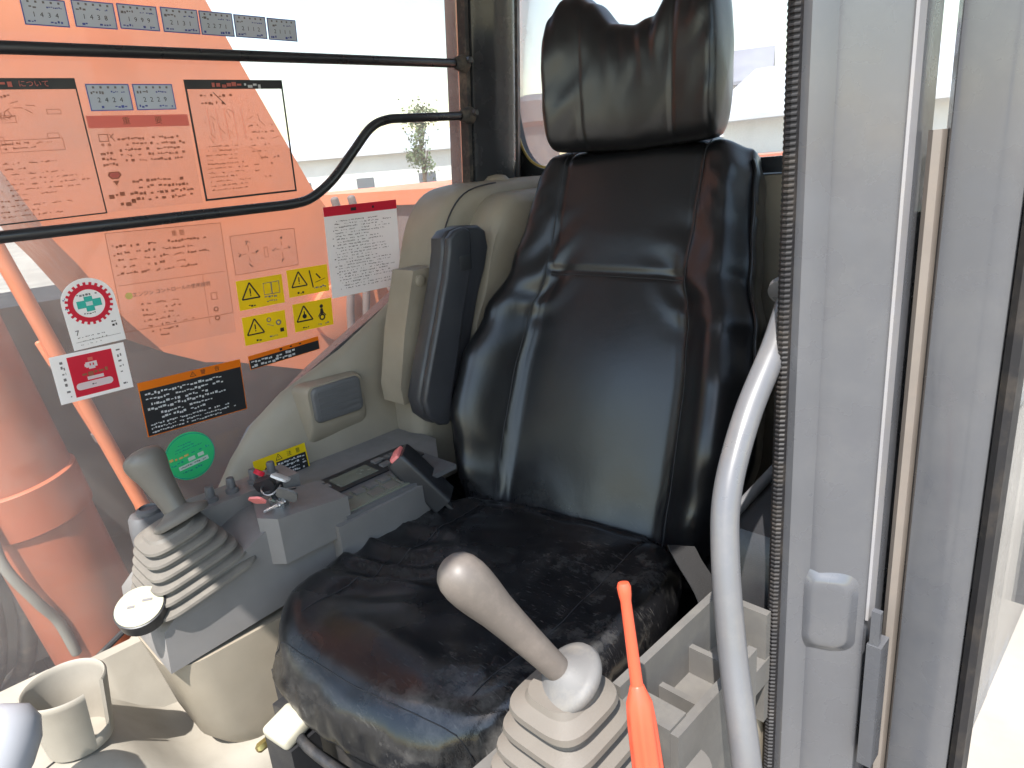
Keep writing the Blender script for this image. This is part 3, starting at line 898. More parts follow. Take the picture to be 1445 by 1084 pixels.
# ================================================================== SEAT
TH = R(9.1)
seat = thing("operator_seat", "worn black leather operator seat with winged headrest and folded-up armrest", "seat", (0.156, 0.05, 0.0), TH)
seat["_local"] = 1
def add_wear(o, f):
    me = o.data
    at = me.attributes.new("wear", 'FLOAT', 'POINT')
    for i, v in enumerate(me.vertices): at.data[i].value = f(v.co + o.location)

LEAN = 0.437
def back_pt(x, z, d):
    """x across, z height, d out of the back plane"""
    y = -0.283 - LEAN*(z - 0.5)
    return Vector((x, y + d*0.916, z + d*0.40))
WB = [(0.40, 0.285), (0.48, 0.305), (0.56, 0.322), (0.62, 0.334), (0.72, 0.328), (0.82, 0.306), (0.92, 0.272), (1.02, 0.258), (1.10, 0.248), (1.15, 0.232), (1.185, 0.180)]
BOL = [(0.42, 0.035), (0.52, 0.075), (0.62, 0.098), (0.72, 0.094), (0.82, 0.068), (0.92, 0.036), (1.02, 0.022), (1.15, 0.012), (1.2, 0.0)]
SEAM = [(0.42, 0.185), (0.55, 0.188), (0.70, 0.186), (0.82, 0.174), (0.915, 0.150), (1.03, 0.150), (1.2, 0.150)]
HS = 0.918                                           # horizontal seam height
def back_front(x, z):
    w = sinterp(WB, z); bo = sinterp(BOL, z); se = sinterp(SEAM, z)
    ax = abs(x)
    a = ax/w
    d = bo*sm(se*0.86, se + (w - se)*0.55, ax)
    # centre panel: lumbar swell below the cross seam, flatter above
    cen = max(0.0, 1 - (ax/se)**2)
    d += cen*(0.020*gs(z - 0.72, 0.17) + 0.006*sm(HS, 1.0, z))
    # piping grooves
    d -= 0.0055*gs(ax - se, 0.0055)
    if ax < se + 0.004: d -= 0.0060*gs(z - HS - 0.004*math.sin(x*8), 0.0055)
    # puckers at the seam crossing and towards the waist
    pk = gs(ax - se, 0.055)*gs(z - HS, 0.10)
    d += pk*0.0045*math.sin(70*(z - HS)*(1 if x > 0 else 0.9) + 45*(ax - se) + 3*nz(x*9, z*9, 1.7))
    # creases on the bolsters
    side = sm(se + 0.005, se + 0.03, ax)
    d += side*0.0028*nz(x*12 + z*12, z*7 - ax*16, 4.2)
    d += side*sm(0.98, 1.08, z)*0.006*nz(ax*30 + z*24, z*8 - ax*12, 8.1)
    d += 0.0018*nz(x*6, z*5, 2.0)
    d += 0.003*sm(0.60, 0.48, z)*nz(x*14, z*9, 9.0)
    # rounded shoulder towards the sides
    e = sm(0.78, 1.0, a)
    d -= 0.055*e*e
    # top roll-off
    d -= 0.05*sm(1.12, 1.19, z)**2
    return d
def seat_back():
    bm = BM(); loops = []
    nzv, nf = 130, 96
    for i in range(nzv + 1):
        z = 0.395 + (1.185 - 0.395)*i/nzv
        w = sinterp(WB, z)
        lp = []
        for j in range(nf + 1):
            s = -1 + 2*j/nf
            s = math.copysign(1 - (1 - abs(s))**1.25, s) if abs(s) > 0 else 0
            x = w*s
            lp.append(back_pt(x, z, back_front(x, z)))
        # wrap the side and the back
        thk = 0.115 - 0.05*sm(1.10, 1.19, z)
        dl = back_front(w, z)
        for k in range(1, 6):
            t = k/5; lp.append(back_pt(w*(1.0 + 0.03*math.sin(t*math.pi) - 0.05*t) , z, dl - (thk*t)*1.0))
        for k in range(1, 10):
            t = k/10; lp.append(back_pt(w*0.95*(1 - 2*t), z, -thk - 0.055 - 0.02*math.sin(math.pi*t)))
        for k in range(5, 0, -1):
            t = k/5; lp.append(back_pt(-w*(1.0 + 0.03*math.sin(t*math.pi) - 0.05*t), z, dl - (thk*t)))
        loops.append(lp)
    # close the top softly
    top = loops[-1]
    c = sum((Vector(p) for p in top), Vector())/len(top)
    for s, up in ((0.85, 0.008), (0.55, 0.012), (0.2, 0.013)):
        loops.append([c + (Vector(p) - c)*s + Vector((0, -0.003, up)) for p in top])
    loft(bm, loops)
    return finish("backrest", bm, "leather", seat, smooth=80)
bk = seat_back()
add_wear(bk, lambda p: 0.03 + 0.5*sm(0.56, 0.45, p.z))
# stitching lines lie in the grooves
def stitch(pts, parent, r=0.0011, name="stitching"):
    bm = BM(); tube(bm, pts, r, 6)
    return finish(name, bm, "thread", parent)
bk["_local"] = 0
for sgn in (-1, 1):
    pts = [back_pt(sgn*(sinterp(SEAM, z) + 0.0065), z, back_front(sgn*(sinterp(SEAM, z) + 0.0065), z) + 0.0004) for z in [0.44 + 0.725*i/70 for i in range(71)]]
    pts = [seat.matrix_basis @ p if False else p for p in pts]
    bm = BM(); tube(bm, pts, 0.0011, 6)
    o = finish("stitching", bm, "thread", None); c = o.location.copy(); o.parent = bk; o.location = c - bk.location
pts = [back_pt(x, HS + 0.004*math.sin(x*8) - 0.0075, back_front(x, HS + 0.004*math.sin(x*8) - 0.0075) + 0.0004) for x in [-0.148 + 0.296*i/50 for i in range(51)]]
bm = BM(); tube(bm, pts, 0.0010, 6)
o = finish("stitching", bm, "thread", None); c = o.location.copy(); o.parent = bk; o.location = c - bk.location
# piping along the edge of the backrest flank facing the door
pts = []
for i in range(61):
    z = 0.47 + 0.66*i/60
    w = sinterp(WB, z)
    pts.append(back_pt(-w*0.995, z, back_front(w*0.985, z) + 0.002))
bm = BM(); tube(bm, pts, 0.0035, 8)
o = finish("piping", bm, "leather", None); c = o.location.copy(); o.parent = bk; o.location = c - bk.location

# headrest: sections across x
def headrest():
    bm = BM(); loops = []
    n, ns = 72, 84
    for i in range(ns + 1):
        x = -0.190 + 0.380*i/ns
        a = abs(x)/0.190
        top = 1.384 + 0.066*sinterp([(0, 0), (0.22, 0.10), (0.48, 0.76), (0.62, 1.0), (0.76, 0.96), (0.90, 0.55), (1.0, -0.3)], a)
        bot = 1.150 + 0.004*max(0, a - 0.80)/0.2
        endr = math.sqrt(max(0.0, 1 - max(0, (a - 0.86)/0.14)**3.0))
        zc = (top + bot)/2 + 0.01*a
        hh = (top - bot)/2*max(endr, 0.04)
        hd = (0.062 + 0.004*a)*max(endr, 0.05)
        yc = -0.592 + 0.028*a*a
        lp = []
        for j in range(n):
            t = 2*math.pi*j/n
            cc_, ss_ = math.cos(t), math.sin(t)
            e = 3.4
            r = 1/((abs(cc_)**e + abs(ss_)**e)**(1/e))
            yy, zz = hd*r*cc_, hh*r*ss_
            z = zc + zz
            # gathered pleats near the top dip and corners
            f = sm(-0.2, 0.9, ss_*r)
            wr = 0.0028*f*math.sin(x*150 + 4*nz(x*10, z*8, 3))*gs(a - 0.35, 0.4)
            wr += 0.004*nz(x*26 + z*18, z*10 - x*8, 5.5)*(0.4 + a)
            # seams
            wr -= 0.0035*gs(abs(x) - 0.098 - 0.02*(z - 1.25), 0.004)*(1 if cc_ > 0 else 0)
            lean = -0.06*(z - 1.25)
            lp.append(Vector((x - 0.006, yc + lean + yy + (wr if cc_ > 0 else -wr), z)))
        loops.append(lp)
    loft(bm, loops)
    return finish("headrest", bm, "leather", seat, smooth=80)
hr = headrest()
add_wear(hr, lambda p: 0.05)
for s in (-0.07, 0.07):
    bm = BM(); tube(bm, [(s, -0.635, 1.08), (s, -0.615, 1.24)], 0.007, 10)
    finish("headrest_rod", bm, "steel", seat)

# cushion: concentric loops
def cushion():
    bm = BM(); loops = []
    n = 168
    def outline(a):
        e = 4.2
        c_, s_ = math.cos(a), math.sin(a)
        r = 1/((abs(c_)**e + abs(s_)**e)**(1/e))
        x, y = r*c_, r*s_
        hx = 0.268 + 0.010*(1 - y*y) - 0.018*max(0, y)**2
        yy = 0.035 + 0.292*y + (0.022*(1 - x*x) if y > 0 else 0)
        return hx*x, yy
    prof = [(0.90, 0.388), (0.955, 0.390), (0.985, 0.396), (1.0, 0.406), (1.010, 0.420), (1.013, 0.436), (1.008, 0.453), (0.995, 0.468), (0.972, 0.481), (0.945, 0.488), (0.925, 0.4905), (0.90, 0.494)]
    prof += [(s, 0.497) for s in (0.87, 0.84, 0.81, 0.78, 0.74, 0.70, 0.66, 0.62, 0.58, 0.54, 0.50, 0.46, 0.42, 0.38, 0.34, 0.30, 0.26, 0.22, 0.18, 0.14, 0.10, 0.06, 0.02)]
    for s, z in prof:
        lp = []
        for j in range(n):
            x0, y0 = outline(2*math.pi*j/n)
            x, y = x0*s, 0.035 + (y0 - 0.035)*s
            zz = z
            top = sm(0.46, 0.495, z)
            # saddle: dished middle, fuller front and right flank
            zz += top*(0.016*sm(0.05, 0.26, y)*sm(0.36, 0.27, y) - 0.018*gs(x, 0.14)*gs(y + 0.05, 0.2) + 0.014*sm(0.12, 0.25, x) + 0.006*sm(0.14, 0.25, -x) - 0.02*sm(-0.1, -0.28, y))
            # seams: two lengthwise, one across the front
            zz -= top*0.006*gs(abs(x) - 0.168 + 0.02*y, 0.006)*sm(0.26, 0.20, y)
            zz -= top*0.0015*gs(y - 0.215 + 0.25*x*x, 0.008)*sm(0.20, 0.16, abs(x))
            # loose cover: long folds on the right flank, softer creases elsewhere
            fr = sm(0.02, 0.16, x)*sm(0.26, 0.10, y)
            u_ = y*1.0 - x*0.45
            zz += top*fr*(0.021*(0.5 - abs(math.sin(36*u_ + 2.5*nz(x*6, y*7, 0.3)))**0.6) * (0.5 + 0.7*nz(x*4 + 3, y*12, 1.1)) + 0.006*nz(x*8, u_*30, 2.2))
            zz += top*(0.006*nz(x*7, y*10, 6.0) + 0.004*nz(x*9 + y*14, y*9 - x*5, 11.0))
            zz += top*0.0018*nz(x*20 + y*8, y*18 - x*11, 3.0)
            fl = sm(-0.10, -0.2, x)
            zz += top*fl*0.004*nz(x*22, y*9, 7.7)
            # skirt wrinkles
            rad = (1 - top)*0.006*nz(j*0.16, z*22, 1.0) + (1-top)*0.003*nz(j*0.5, z*40, 5.0)
            k = 1 + rad/0.28
            lp.append(Vector((x*k, 0.035 + (y - 0.035)*k, zz + 0.012*sm(0, 0.3, y)*0)))
        loops.append(lp)
    loft(bm, loops)
    return finish("cushion", bm, "leather", seat, smooth=80)
cu = cushion()
add_wear(cu, lambda p: 0.40 + 1.0*sm(0.40, 0.46, p.z)*sm(0.05, -0.2, p.x) + 0.45*sm(0.48, 0.43, p.z))
# stitched seams laid on the cushion cover
from mathutils.bvhtree import BVHTree
_b = BVHTree.FromPolygons([v.co.copy() for v in cu.data.vertices], [tuple(p.vertices) for p in cu.data.polygons])
def drape(pts):
    out = []
    for x, y in pts:
        h = _b.ray_cast(Vector((x, y, 1.0)) - cu.location, Vector((0, 0, -1)))
        if h[0] is not None: out.append(h[0] + Vector((0, 0, 0.0007)))
    return out
seams = []
for sg in (-1, 1):
    seams.append([(sg*(0.168 - 0.02*y) + sg*0.006, y) for y in [-0.20 + 0.47*i/60 for i in range(61)]])
seams.append([(x, 0.300 + 0.022*(1 - (x/0.25)**2)) for x in [-0.235 + 0.47*i/60 for i in range(61)]])
for sm_ in seams:
    P = drape(sm_)
    bm = BM(); tube(bm, P, 0.0008, 6)
    o = finish("stitching", bm, "thread", None); o.parent = cu
# base under the cushion
bm = BM()
box(bm, (-0.225, -0.24, 0.24), (0.225, 0.27, 0.392))
finish("seat_pan", bevel(bm, 0.02, 3), "black_metal", seat)
bm = BM()
loft(bm, [[(x*s, y*s, z + (0.0)) for x, y in rrect(-0.20, 0.20, -0.22, 0.22, 0.03)] for s, z in ((0.98, 0.0), (1.0, 0.03), (0.90, 0.06), (1.0, 0.09), (0.90, 0.12), (1.0, 0.15), (0.90, 0.18), (0.98, 0.205))])
finish("suspension_boot", bm, "rubber", seat, smooth=30)
for x in (-0.19, 0.21):
    bm = BM(); box(bm, (x - 0.02, -0.25, 0.325), (x + 0.02, 0.315, 0.352))
    finish("slide_rail", bevel(bm, 0.004), "black_metal", seat)
bm = BM(); tube(bm, spline([(0.19, 0.30, 0.345), (0.12, 0.335, 0.340), (-0.10, 0.335, 0.340), (-0.19, 0.30, 0.345)], 6), 0.008, 10)
finish("slide_bar", bm, "black_metal", seat)
# adjuster with cream rocker
bm = BM(); box(bm, (0.138, 0.300, 0.12), (0.204, 0.352, 0.335))
finish("adjuster_bracket", bevel(bm, 0.006), "black_plastic", seat)
bm = BM(); box(bm, (0.142, 0.302, 0.337), (0.200, 0.358, 0.362), Matrix.Translation((0.183, 0.33, 0.35)) @ Matrix.Rotation(R(-12), 4, 'X') @ Matrix.Translation((-0.183, -0.33, -0.35)))
finish("adjuster_rocker", bevel(bm, 0.008, 3), "cream", seat)
for x, z in ((0.145, 0.270), (0.105, 0.262), (0.225, 0.30)):
    bm = BM(); lathe(bm, [(0.008, 0), (0.008, 0.02), (0.005, 0.024)], 6, axis_mat((x, 0.335, z), (x, 0.4, z)))
    finish("bolt", bm, "brass", seat)
bm = BM(); box(bm, (0.236, 0.10, 0.02), (0.256, 0.29, 0.39))
finish("side_bracket", bevel(bm, 0.004), "black_metal", seat)
# folded-up armrest
bm = BM()
def wloc(x, y, z):
    p = seat_inv @ Vector((x, y, z)); return p
seat_inv = Matrix.LocRotScale(seat.location, seat.rotation_euler, (1, 1, 1)).inverted()
arm = [(-0.205, 1.010), (-0.222, 1.024), (-0.262, 1.030), (-0.310, 1.026), (-0.330, 1.012), (-0.334, 0.975), (-0.318, 0.930), (-0.292, 0.880), (-0.262, 0.800), (-0.232, 0.715), (-0.208, 0.640), (-0.196, 0.618), (-0.165, 0.612), (-0.125, 0.625), (-0.098, 0.652), (-0.092, 0.690), (-0.110, 0.740), (-0.150, 0.840), (-0.185, 0.930), (-0.202, 0.985)]
mid = lambda z: -0.262 + 0.335*(1.0 - z)*0.98
fa = [(-0.205, 1.010), (-0.222, 1.024), (-0.250, 1.029), (-0.268, 1.018), (-0.262, 0.960), (-0.250, 0.915), (-0.225, 0.850), (-0.196, 0.760), (-0.168, 0.680), (-0.160, 0.635), (-0.150, 0.618), (-0.125, 0.625), (-0.098, 0.652), (-0.092, 0.690), (-0.110, 0.740), (-0.150, 0.840), (-0.185, 0.930), (-0.202, 0.985)]
def slab(name, poly, x0, x1, bv):
    bm = BM()
    A = [bm.verts.new(wloc(x0, y, z)) for y, z in poly]; B = [bm.verts.new(wloc(x1, y, z)) for y, z in poly]
    bm.faces.new(A); bm.faces.new(B[::-1])
    for i in range(len(poly)): bm.faces.new((A[i], A[(i+1) % len(poly)], B[(i+1) % len(poly)], B[i]))
    bmesh.ops.recalc_face_normals(bm, faces=bm.faces)
    return finish(name, bevel(bm, bv, 4, 50), "arm_black", seat, smooth=40)
slab("armrest", arm, 0.510, 0.556, 0.010)
slab("armrest_pad", fa, 0.489, 0.5095, 0.007)
bm = BM()
loops = []
for x, ins in ((0.4915, 0.0), (0.4885, 0.001), (0.4875, 0.004)):
    loops.append([wloc(x, y, z) for y, z in yz_rrect(-0.243, 0.955, 0.034 - ins*2, 0.034 - ins*2, 0.005)])
loft(bm, loops)
o = finish("armrest_cap", bm, "black_plastic", seat, smooth=40)
# seat belt: buckle on a stalk, webbing on the door side
bu = thing("belt_buckle", "black seat belt buckle with pink release button", "buckle", (0.44, 0.02, 0.53))
mt = axis_mat((0.412, -0.022, 0.545), (0.462, 0.026, 0.632))
bm = BM()
loft(bm, [[mt @ Vector((a*s, b*s, z)) for a, b in rrect(-0.034, 0.034, -0.022, 0.022, 0.008)] for s, z in ((1.0, -0.04), (1.0, 0.0), (1.03, 0.06), (1.0, 0.086), (0.93, 0.092))])
finish("case", bm, "black_plastic", bu, smooth=45)
bm = BM()
loft(bm, [[mt @ Vector((a*s, b*s, z)) for a, b in rrect(-0.026, 0.026, -0.011, 0.011, 0.005)] for s, z in ((1.0, 0.090), (0.98, 0.097), (0.85, 0.099))])
finish("release_button", bm, "pink_button", bu, smooth=45)
bm = BM(); box(bm, (-0.014, -0.004, -0.09), (0.014, 0.004, -0.03), mt)
finish("stalk", bevel(bm, 0.002), "black_metal", bu)

sbelt = thing("seat_belt", "grey woven seat belt strap with steel anchor beside the cushion", "seat belt", (-0.15, -0.05, 0.40))
def strap(bm, pts, side, w, th=0.0022):
    P = spline(pts, 6); S = Vector(side).normalized()
    loops = []
    for i, p in enumerate(P):
        a = P[max(0, i-1)]; b = P[min(len(P)-1, i+1)]
        t = (b - a).normalized(); s = (S - t*S.dot(t)).normalized(); nrm = t.cross(s)
        loops.append([p - s*w/2 - nrm*th/2, p + s*w/2 - nrm*th/2, p + s*w/2 + nrm*th/2, p - s*w/2 + nrm*th/2])
    loft(bm, loops); return bm
bm = BM(); strap(bm, [(-0.112, -0.10, 0.560), (-0.136, -0.085, 0.548), (-0.172, -0.075, 0.515), (-0.192, -0.075, 0.46), (-0.197, -0.08, 0.38)], (0.25, 1, 0.25), 0.050)
finish("webbing", bm, "webbing", sbelt, smooth=60)
bm = BM(); box(bm, (-0.212, -0.105, 0.43), (-0.186, -0.040, 0.478))
finish("anchor_plate", bevel(bm, 0.004), "collar_grey", sbelt)
bm = BM(); lathe(bm, [(0.011, 0), (0.011, 0.01), (0.007, 0.013)], 6, axis_mat((-0.208, -0.07, 0.455), (-0.3, -0.07, 0.455)))
finish("anchor_bolt", bm, "steel", sbelt)
bm = BM(); strap(bm, [(-0.285, -0.52, 1.02), (-0.262, -0.36, 0.86), (-0.245, -0.26, 0.72), (-0.235, -0.20, 0.58)], (0.3, 1, 0.5), 0.046)
finish("shoulder_strap", bm, "black_plastic", sbelt, smooth=60)

# ================================================================== LEFT CONSOLE
lc = thing("door_side_console", "grey console with storage tray and tan joystick beside the door opening", "console", (-0.26, 0.15, 0.0))
# tray with pockets: walls built round the openings
def wall(name, lo, hi, mat="tray_grey", bv=0.004):
    bm = BM(); box(bm, lo, hi); return finish(name, bevel(bm, bv, 2), mat, lc)
TX0, TX1 = -0.320, -0.240
wall("tray_rim", (TX1 - 0.010, 0.02, 0.44), (TX1, 0.245, 0.607))
wall("tray_rim", (TX0, 0.075, 0.44), (TX0 + 0.010, 0.245, 0.584))
wall("tray_divider", (TX0 + 0.009, 0.100, 0.44), (TX1 - 0.009, 0.108, 0.572))
wall("tray_divider", (TX0 + 0.009, 0.165, 0.44), (TX1 - 0.009, 0.173, 0.560))
wall("tray_end", (TX0 + 0.009, 0.021, 0.44), (TX1 - 0.009, 0.032, 0.600))
wall("tray_end", (TX0 + 0.009, 0.215, 0.44), (TX1 - 0.009, 0.246, 0.588))
wall("tray_floor", (TX0 + 0.008, 0.022, 0.50), (TX1 - 0.008, 0.244, 0.535))
bm = BM()
loft(bm, [[(x, y, z) for x, y in rrect(-0.345, -0.150, 0.20, 0.435, 0.03)] for z in (0.30, 0.50, 0.535)])
finish("joystick_base", bevel(bm, 0.006, 2, 40), "tray_grey", lc)
bm = BM()
box(bm, (-0.30, -0.10, 0.0), (-0.16, 0.40, 0.44))
finish("housing", bevel(bm, 0.02, 3), "beige", lc)
# dark box behind the tray
bm = BM()
prism(bm, [(-0.028, 0.44), (-0.028, 0.625), (-0.05, 0.655), (-0.36, 0.70), (-0.40, 0.68), (-0.40, 0.44)], 'x', -0.292, -0.205)
bx = finish("rear_box", bevel(bm, 0.010, 3), "black_plastic", lc)
bm = BM(); tube(bm, [(-0.215, -0.045, 0.660), (-0.215, -0.36, 0.706)], 0.008, 10)
finish("rear_box_rail", bm, "vent_grey", lc)

# orange stick tool standing in the console
ot = thing("orange_tool", "slim orange plastic tool with fluted handle standing beside the tan joystick", "tool", (-0.335, 0.315, 0.53))
pA, pB = Vector((-0.345, 0.322, 0.545)), Vector((-0.294, 0.290, 0.777))
mt = axis_mat(pA, pB); L = (pB - pA).length
bm = BM()
lathe(bm, [(0.0058, L*0.60), (0.0054, L*0.75), (0.0050, L*0.93), (0.0060, L*0.955), (0.0064, L*0.985), (0.0050, L*1.0), (0.0, L*1.005)], 20, mt)
finish("shaft", bm, "orange_plastic", ot, smooth=50)
bm = BM()
loops = []
for r, z in ((0.0120, 0.0), (0.0140, 0.05), (0.0145, 0.25), (0.0135, 0.45), (0.0120, 0.535), (0.0085, 0.575), (0.0066, 0.60), (0.0058, 0.605)):
    lp = []
    for k in range(48):
        a = 2*math.pi*k/48
        f = 1 - (0.13*(0.5 + 0.5*math.cos(8*a)) if 0.03 < z < 0.5 else 0)
        lp.append(mt @ Vector((r*f*math.cos(a), r*f*math.sin(a), z*L)))
    loops.append(lp)
loft(bm, loops)
finish("handle", bm, "orange_plastic", ot, smooth=50)

# grab handle
gh = thing("grab_handle", "bent grey painted tube grab handle beside the door post", "grab handle", (-0.35, 0.17, 0.44))
bm = BM()
tube(bm, spline([(-0.290, -0.045, 0.965), (-0.297, 0.005, 0.925), (-0.299, 0.070, 0.866), (-0.305, 0.122, 0.799), (-0.320, 0.152, 0.735), (-0.344, 0.180, 0.652), (-0.376, 0.212, 0.564), (-0.388, 0.225, 0.50), (-0.375, 0.23, 0.42)], 8), 0.0145, 20)
finish("tube", bm, "handle_grey", gh, smooth=60)
bm = BM(); lathe(bm, [(0.026, 0), (0.026, 0.006), (0.018, 0.010)], 24, axis_mat((-0.288, -0.058, 0.978), (-0.296, 0.0, 0.93)))
finish("mount_flange", bm, "handle_grey", gh)

# ================================================================== LABELS ON THE GLASS
class Print:
    """flat print: polygons in label millimetre-like coordinates, one mesh with several inks"""
    def __init__(s): s.bm = bmesh.new(); s.inks = []; s.layer = 0
    def ink(s, m):
        if m not in s.inks: s.inks.append(m)
        return s.inks.index(m)
    def poly(s, pts, m, h=0.0): 
        f = s.bm.faces.new([s.bm.verts.new((a, b, h)) for a, b in pts]); f.material_index = s.ink(m)
    def rect(s, x0, y0, x1, y1, m, h=0.0): s.poly([(x0, y0), (x1, y0), (x1, y1), (x0, y1)], m, h)
    def frame(s, x0, y0, x1, y1, w, m, h=0.0):
        s.rect(x0, y0, x1, y0 + w, m, h); s.rect(x0, y1 - w, x1, y1, m, h)
        s.rect(x0, y0 + w, x0 + w, y1 - w, m, h); s.rect(x1 - w, y0 + w, x1, y1 - w, m, h)
    def line(s, a, b, w, m, h=0.0):
        a = Vector((a[0], a[1])); b = Vector((b[0], b[1])); d = (b - a).normalized(); n = Vector((-d.y, d.x))*w/2
        s.poly([a - n, b - n, b + n, a + n], m, h)
    def ring(s, cx, cy, r0, r1, m, h=0.0, n=36, a0=0, a1=360):
        for k in range(n):
            p, q = R(a0 + (a1-a0)*k/n), R(a0 + (a1-a0)*(k+1)/n)
            s.poly([(cx + r0*math.cos(p), cy + r0*math.sin(p)), (cx + r1*math.cos(p), cy + r1*math.sin(p)), (cx + r1*math.cos(q), cy + r1*math.sin(q)), (cx + r0*math.cos(q), cy + r0*math.sin(q))], m, h)
    def disc(s, cx, cy, r, m, h=0.0, n=32): s.poly([(cx + r*math.cos(2*math.pi*k/n), cy + r*math.sin(2*math.pi*k/n)) for k in range(n)], m, h)
    def lines(s, x0, x1, y0, y1, n, m, h=0.0, fill=0.85, seed=1, th=0.42, ragged=0.3):
        rn = random.Random(seed)
        dy = (y1 - y0)/n
        for i in range(n):
            yc = y1 - dy*(i + 0.5)
            x = x0; end = x1 - (x1 - x0)*rn.random()*ragged
            while x < end:
                w = dy*th*rn.uniform(0.5, 1.3)
                if rn.random() < fill:
                    hh = dy*th*rn.uniform(0.35, 1.0)
                    yo = dy*th*rn.uniform(-0.3, 0.3)
                    s.rect(x, yc - hh/2 + yo, min(x + w, x1), yc + hh/2 + yo, m, h)
                x += w + dy*th*rn.uniform(0.12, 0.5)
    def text(s, txt, cx, cy, size, m, h=0.0, ang=0.0):
        cu = bpy.data.curves.new("txt", 'FONT'); cu.body = txt; cu.size = size; cu.align_x = 'CENTER'; cu.align_y = 'CENTER'
        cu.resolution_u = 2
        ob = bpy.data.objects.new("txt", cu); col.objects.link(ob)
        dg = bpy.context.evaluated_depsgraph_get(); dg.update()
        me = bpy.data.meshes.new_from_object(ob.evaluated_get(dg))
        mi = s.ink(m)
        ca, sa = math.cos(R(ang)), math.sin(R(ang))
        vs = [s.bm.verts.new((cx + v.co.x*ca - v.co.y*sa, cy + v.co.x*sa + v.co.y*ca, h)) for v in me.vertices]
        for p in me.polygons:
            try:
                f = s.bm.faces.new([vs[i] for i in p.vertices]); f.material_index = mi
            except ValueError: pass
        bpy.data.objects.remove(ob); bpy.data.curves.remove(cu); bpy.data.meshes.remove(me)
    def warn(s, cx, cy, r, m, h=0.0):
        P = [(cx + r*math.cos(R(a)), cy + r*math.sin(R(a))) for a in (90, 210, 330)]
        for i in range(3): s.line(P[i], P[(i+1) % 3], r*0.14, m, h)
        s.rect(cx - r*0.06, cy - r*0.05, cx + r*0.06, cy + r*0.45, m, h); s.rect(cx - r*0.06, cy - r*0.25, cx + r*0.06, cy - r*0.13, m, h)

def place(o, M4, parent=None):
    pass

def sticker(name, label, cat, s, t, w, h, ang, base, pr, outline=None, group=None, frame=None):
    """base plate on the glass + print a hair above it"""
    if frame is None:
        O = gpt(s, t); U = Vector((0, -1, 0)); V = Vector((-0.0995, 0, 0.995)); Nn = Vector((-0.995, 0, -0.0995))
    else: O, U, V, Nn = frame
    ca, sa = math.cos(R(ang)), math.sin(R(ang))
    U2, V2 = U*ca + V*sa, V*ca - U*sa
    def P(a, b, c): return O + U2*a*w/2 + V2*b*h/2 + Nn*c
    T = thing(name, label, cat, P(0, -1, 0), 0, group)
    out = outline or [(-1, -1), (1, -1), (1, 1), (-1, 1)]
    bm = BM()
    loft(bm, [[P(a, b, 0.0) for a, b in out], [P(a, b, 0.0005) for a, b in out]])
    finish("sheet", bm, base, T, smooth=0)
    bm = pr.bm
    for v in bm.verts: v.co = P(v.co.x*2/w, v.co.y*2/h, 0.0009 + v.co.z)
    if len(bm.verts):
        o = finish("print", bm, pr.inks, T, smooth=0)
    return T
def norm_faces(): pass

# seven small service labels along the top and two below
nums = ['1434', '1438', '1999', '2131', '2271', '2112', '2111']
rowd = [(-0.372, 0.525, 0.060, 0.037), (-0.303, 0.527, 0.061, 0.038), (-0.237, 0.528, 0.062, 0.037), (-0.169, 0.528, 0.062, 0.038), (-0.1055, 0.5275, 0.060, 0.038), (-0.0425, 0.527, 0.061, 0.037), (0.0205, 0.526, 0.059, 0.037)]
ordn = ["the first from the cab front", "the second from the cab front", "the third from the cab front", "the middle one of seven", "the third from the rear post", "the second from the rear post", "the last one toward the rear post"]
def service(w, h, num, seed):
    p = Print()
    p.frame(-w/2, -h/2, w/2, h/2, 0.0016, "blue_ink")
    for k in range(5): p.rect(-w*0.36 + k*w*0.17, h*0.33, -w*0.36 + k*w*0.17 + w*0.05, h*0.41, "grey_ink")
    p.lines(-w*0.42, -w*0.12, h*0.10, h*0.28, 1, "grey_ink", seed=seed, th=0.6)
    p.lines(w*0.05, w*0.42, h*0.14, h*0.26, 1, "blue_ink", seed=seed + 3, th=0.5)
    p.text("  ".join(num), 0.0, -h*0.10, h*0.26, "black_ink")
    p.lines(-w*0.42, -w*0.18, -h*0.42, -h*0.28, 1, "blue_ink", seed=seed + 5, th=0.7)
    p.lines(w*0.08, w*0.42, -h*0.42, -h*0.28, 1, "blue_ink", seed=seed + 7, th=0.7)
    return p
for k, (s, t, w, h) in enumerate(rowd):
    sticker("service_label", "pale blue service label above the straight guard bar, " + ordn[k], "label", s, t, w, h, -0.3, "blue_paper", service(w, h, nums[k], 11 + k), group="service labels on the side window")
for k, (s, t, num, txt) in enumerate(((-0.306, 0.406, '2424', "blue-edged service label above the rose banner, next to the diagram film"), (-0.235, 0.407, '2229', "blue-edged service label above the rose banner, next to the thick-framed chart"))):
    sticker("service_label", txt, "label", s, t, 0.0655, 0.041, 0.8, "blue_paper", service(0.0655, 0.041, num, 31 + k), group="service labels on the side window")

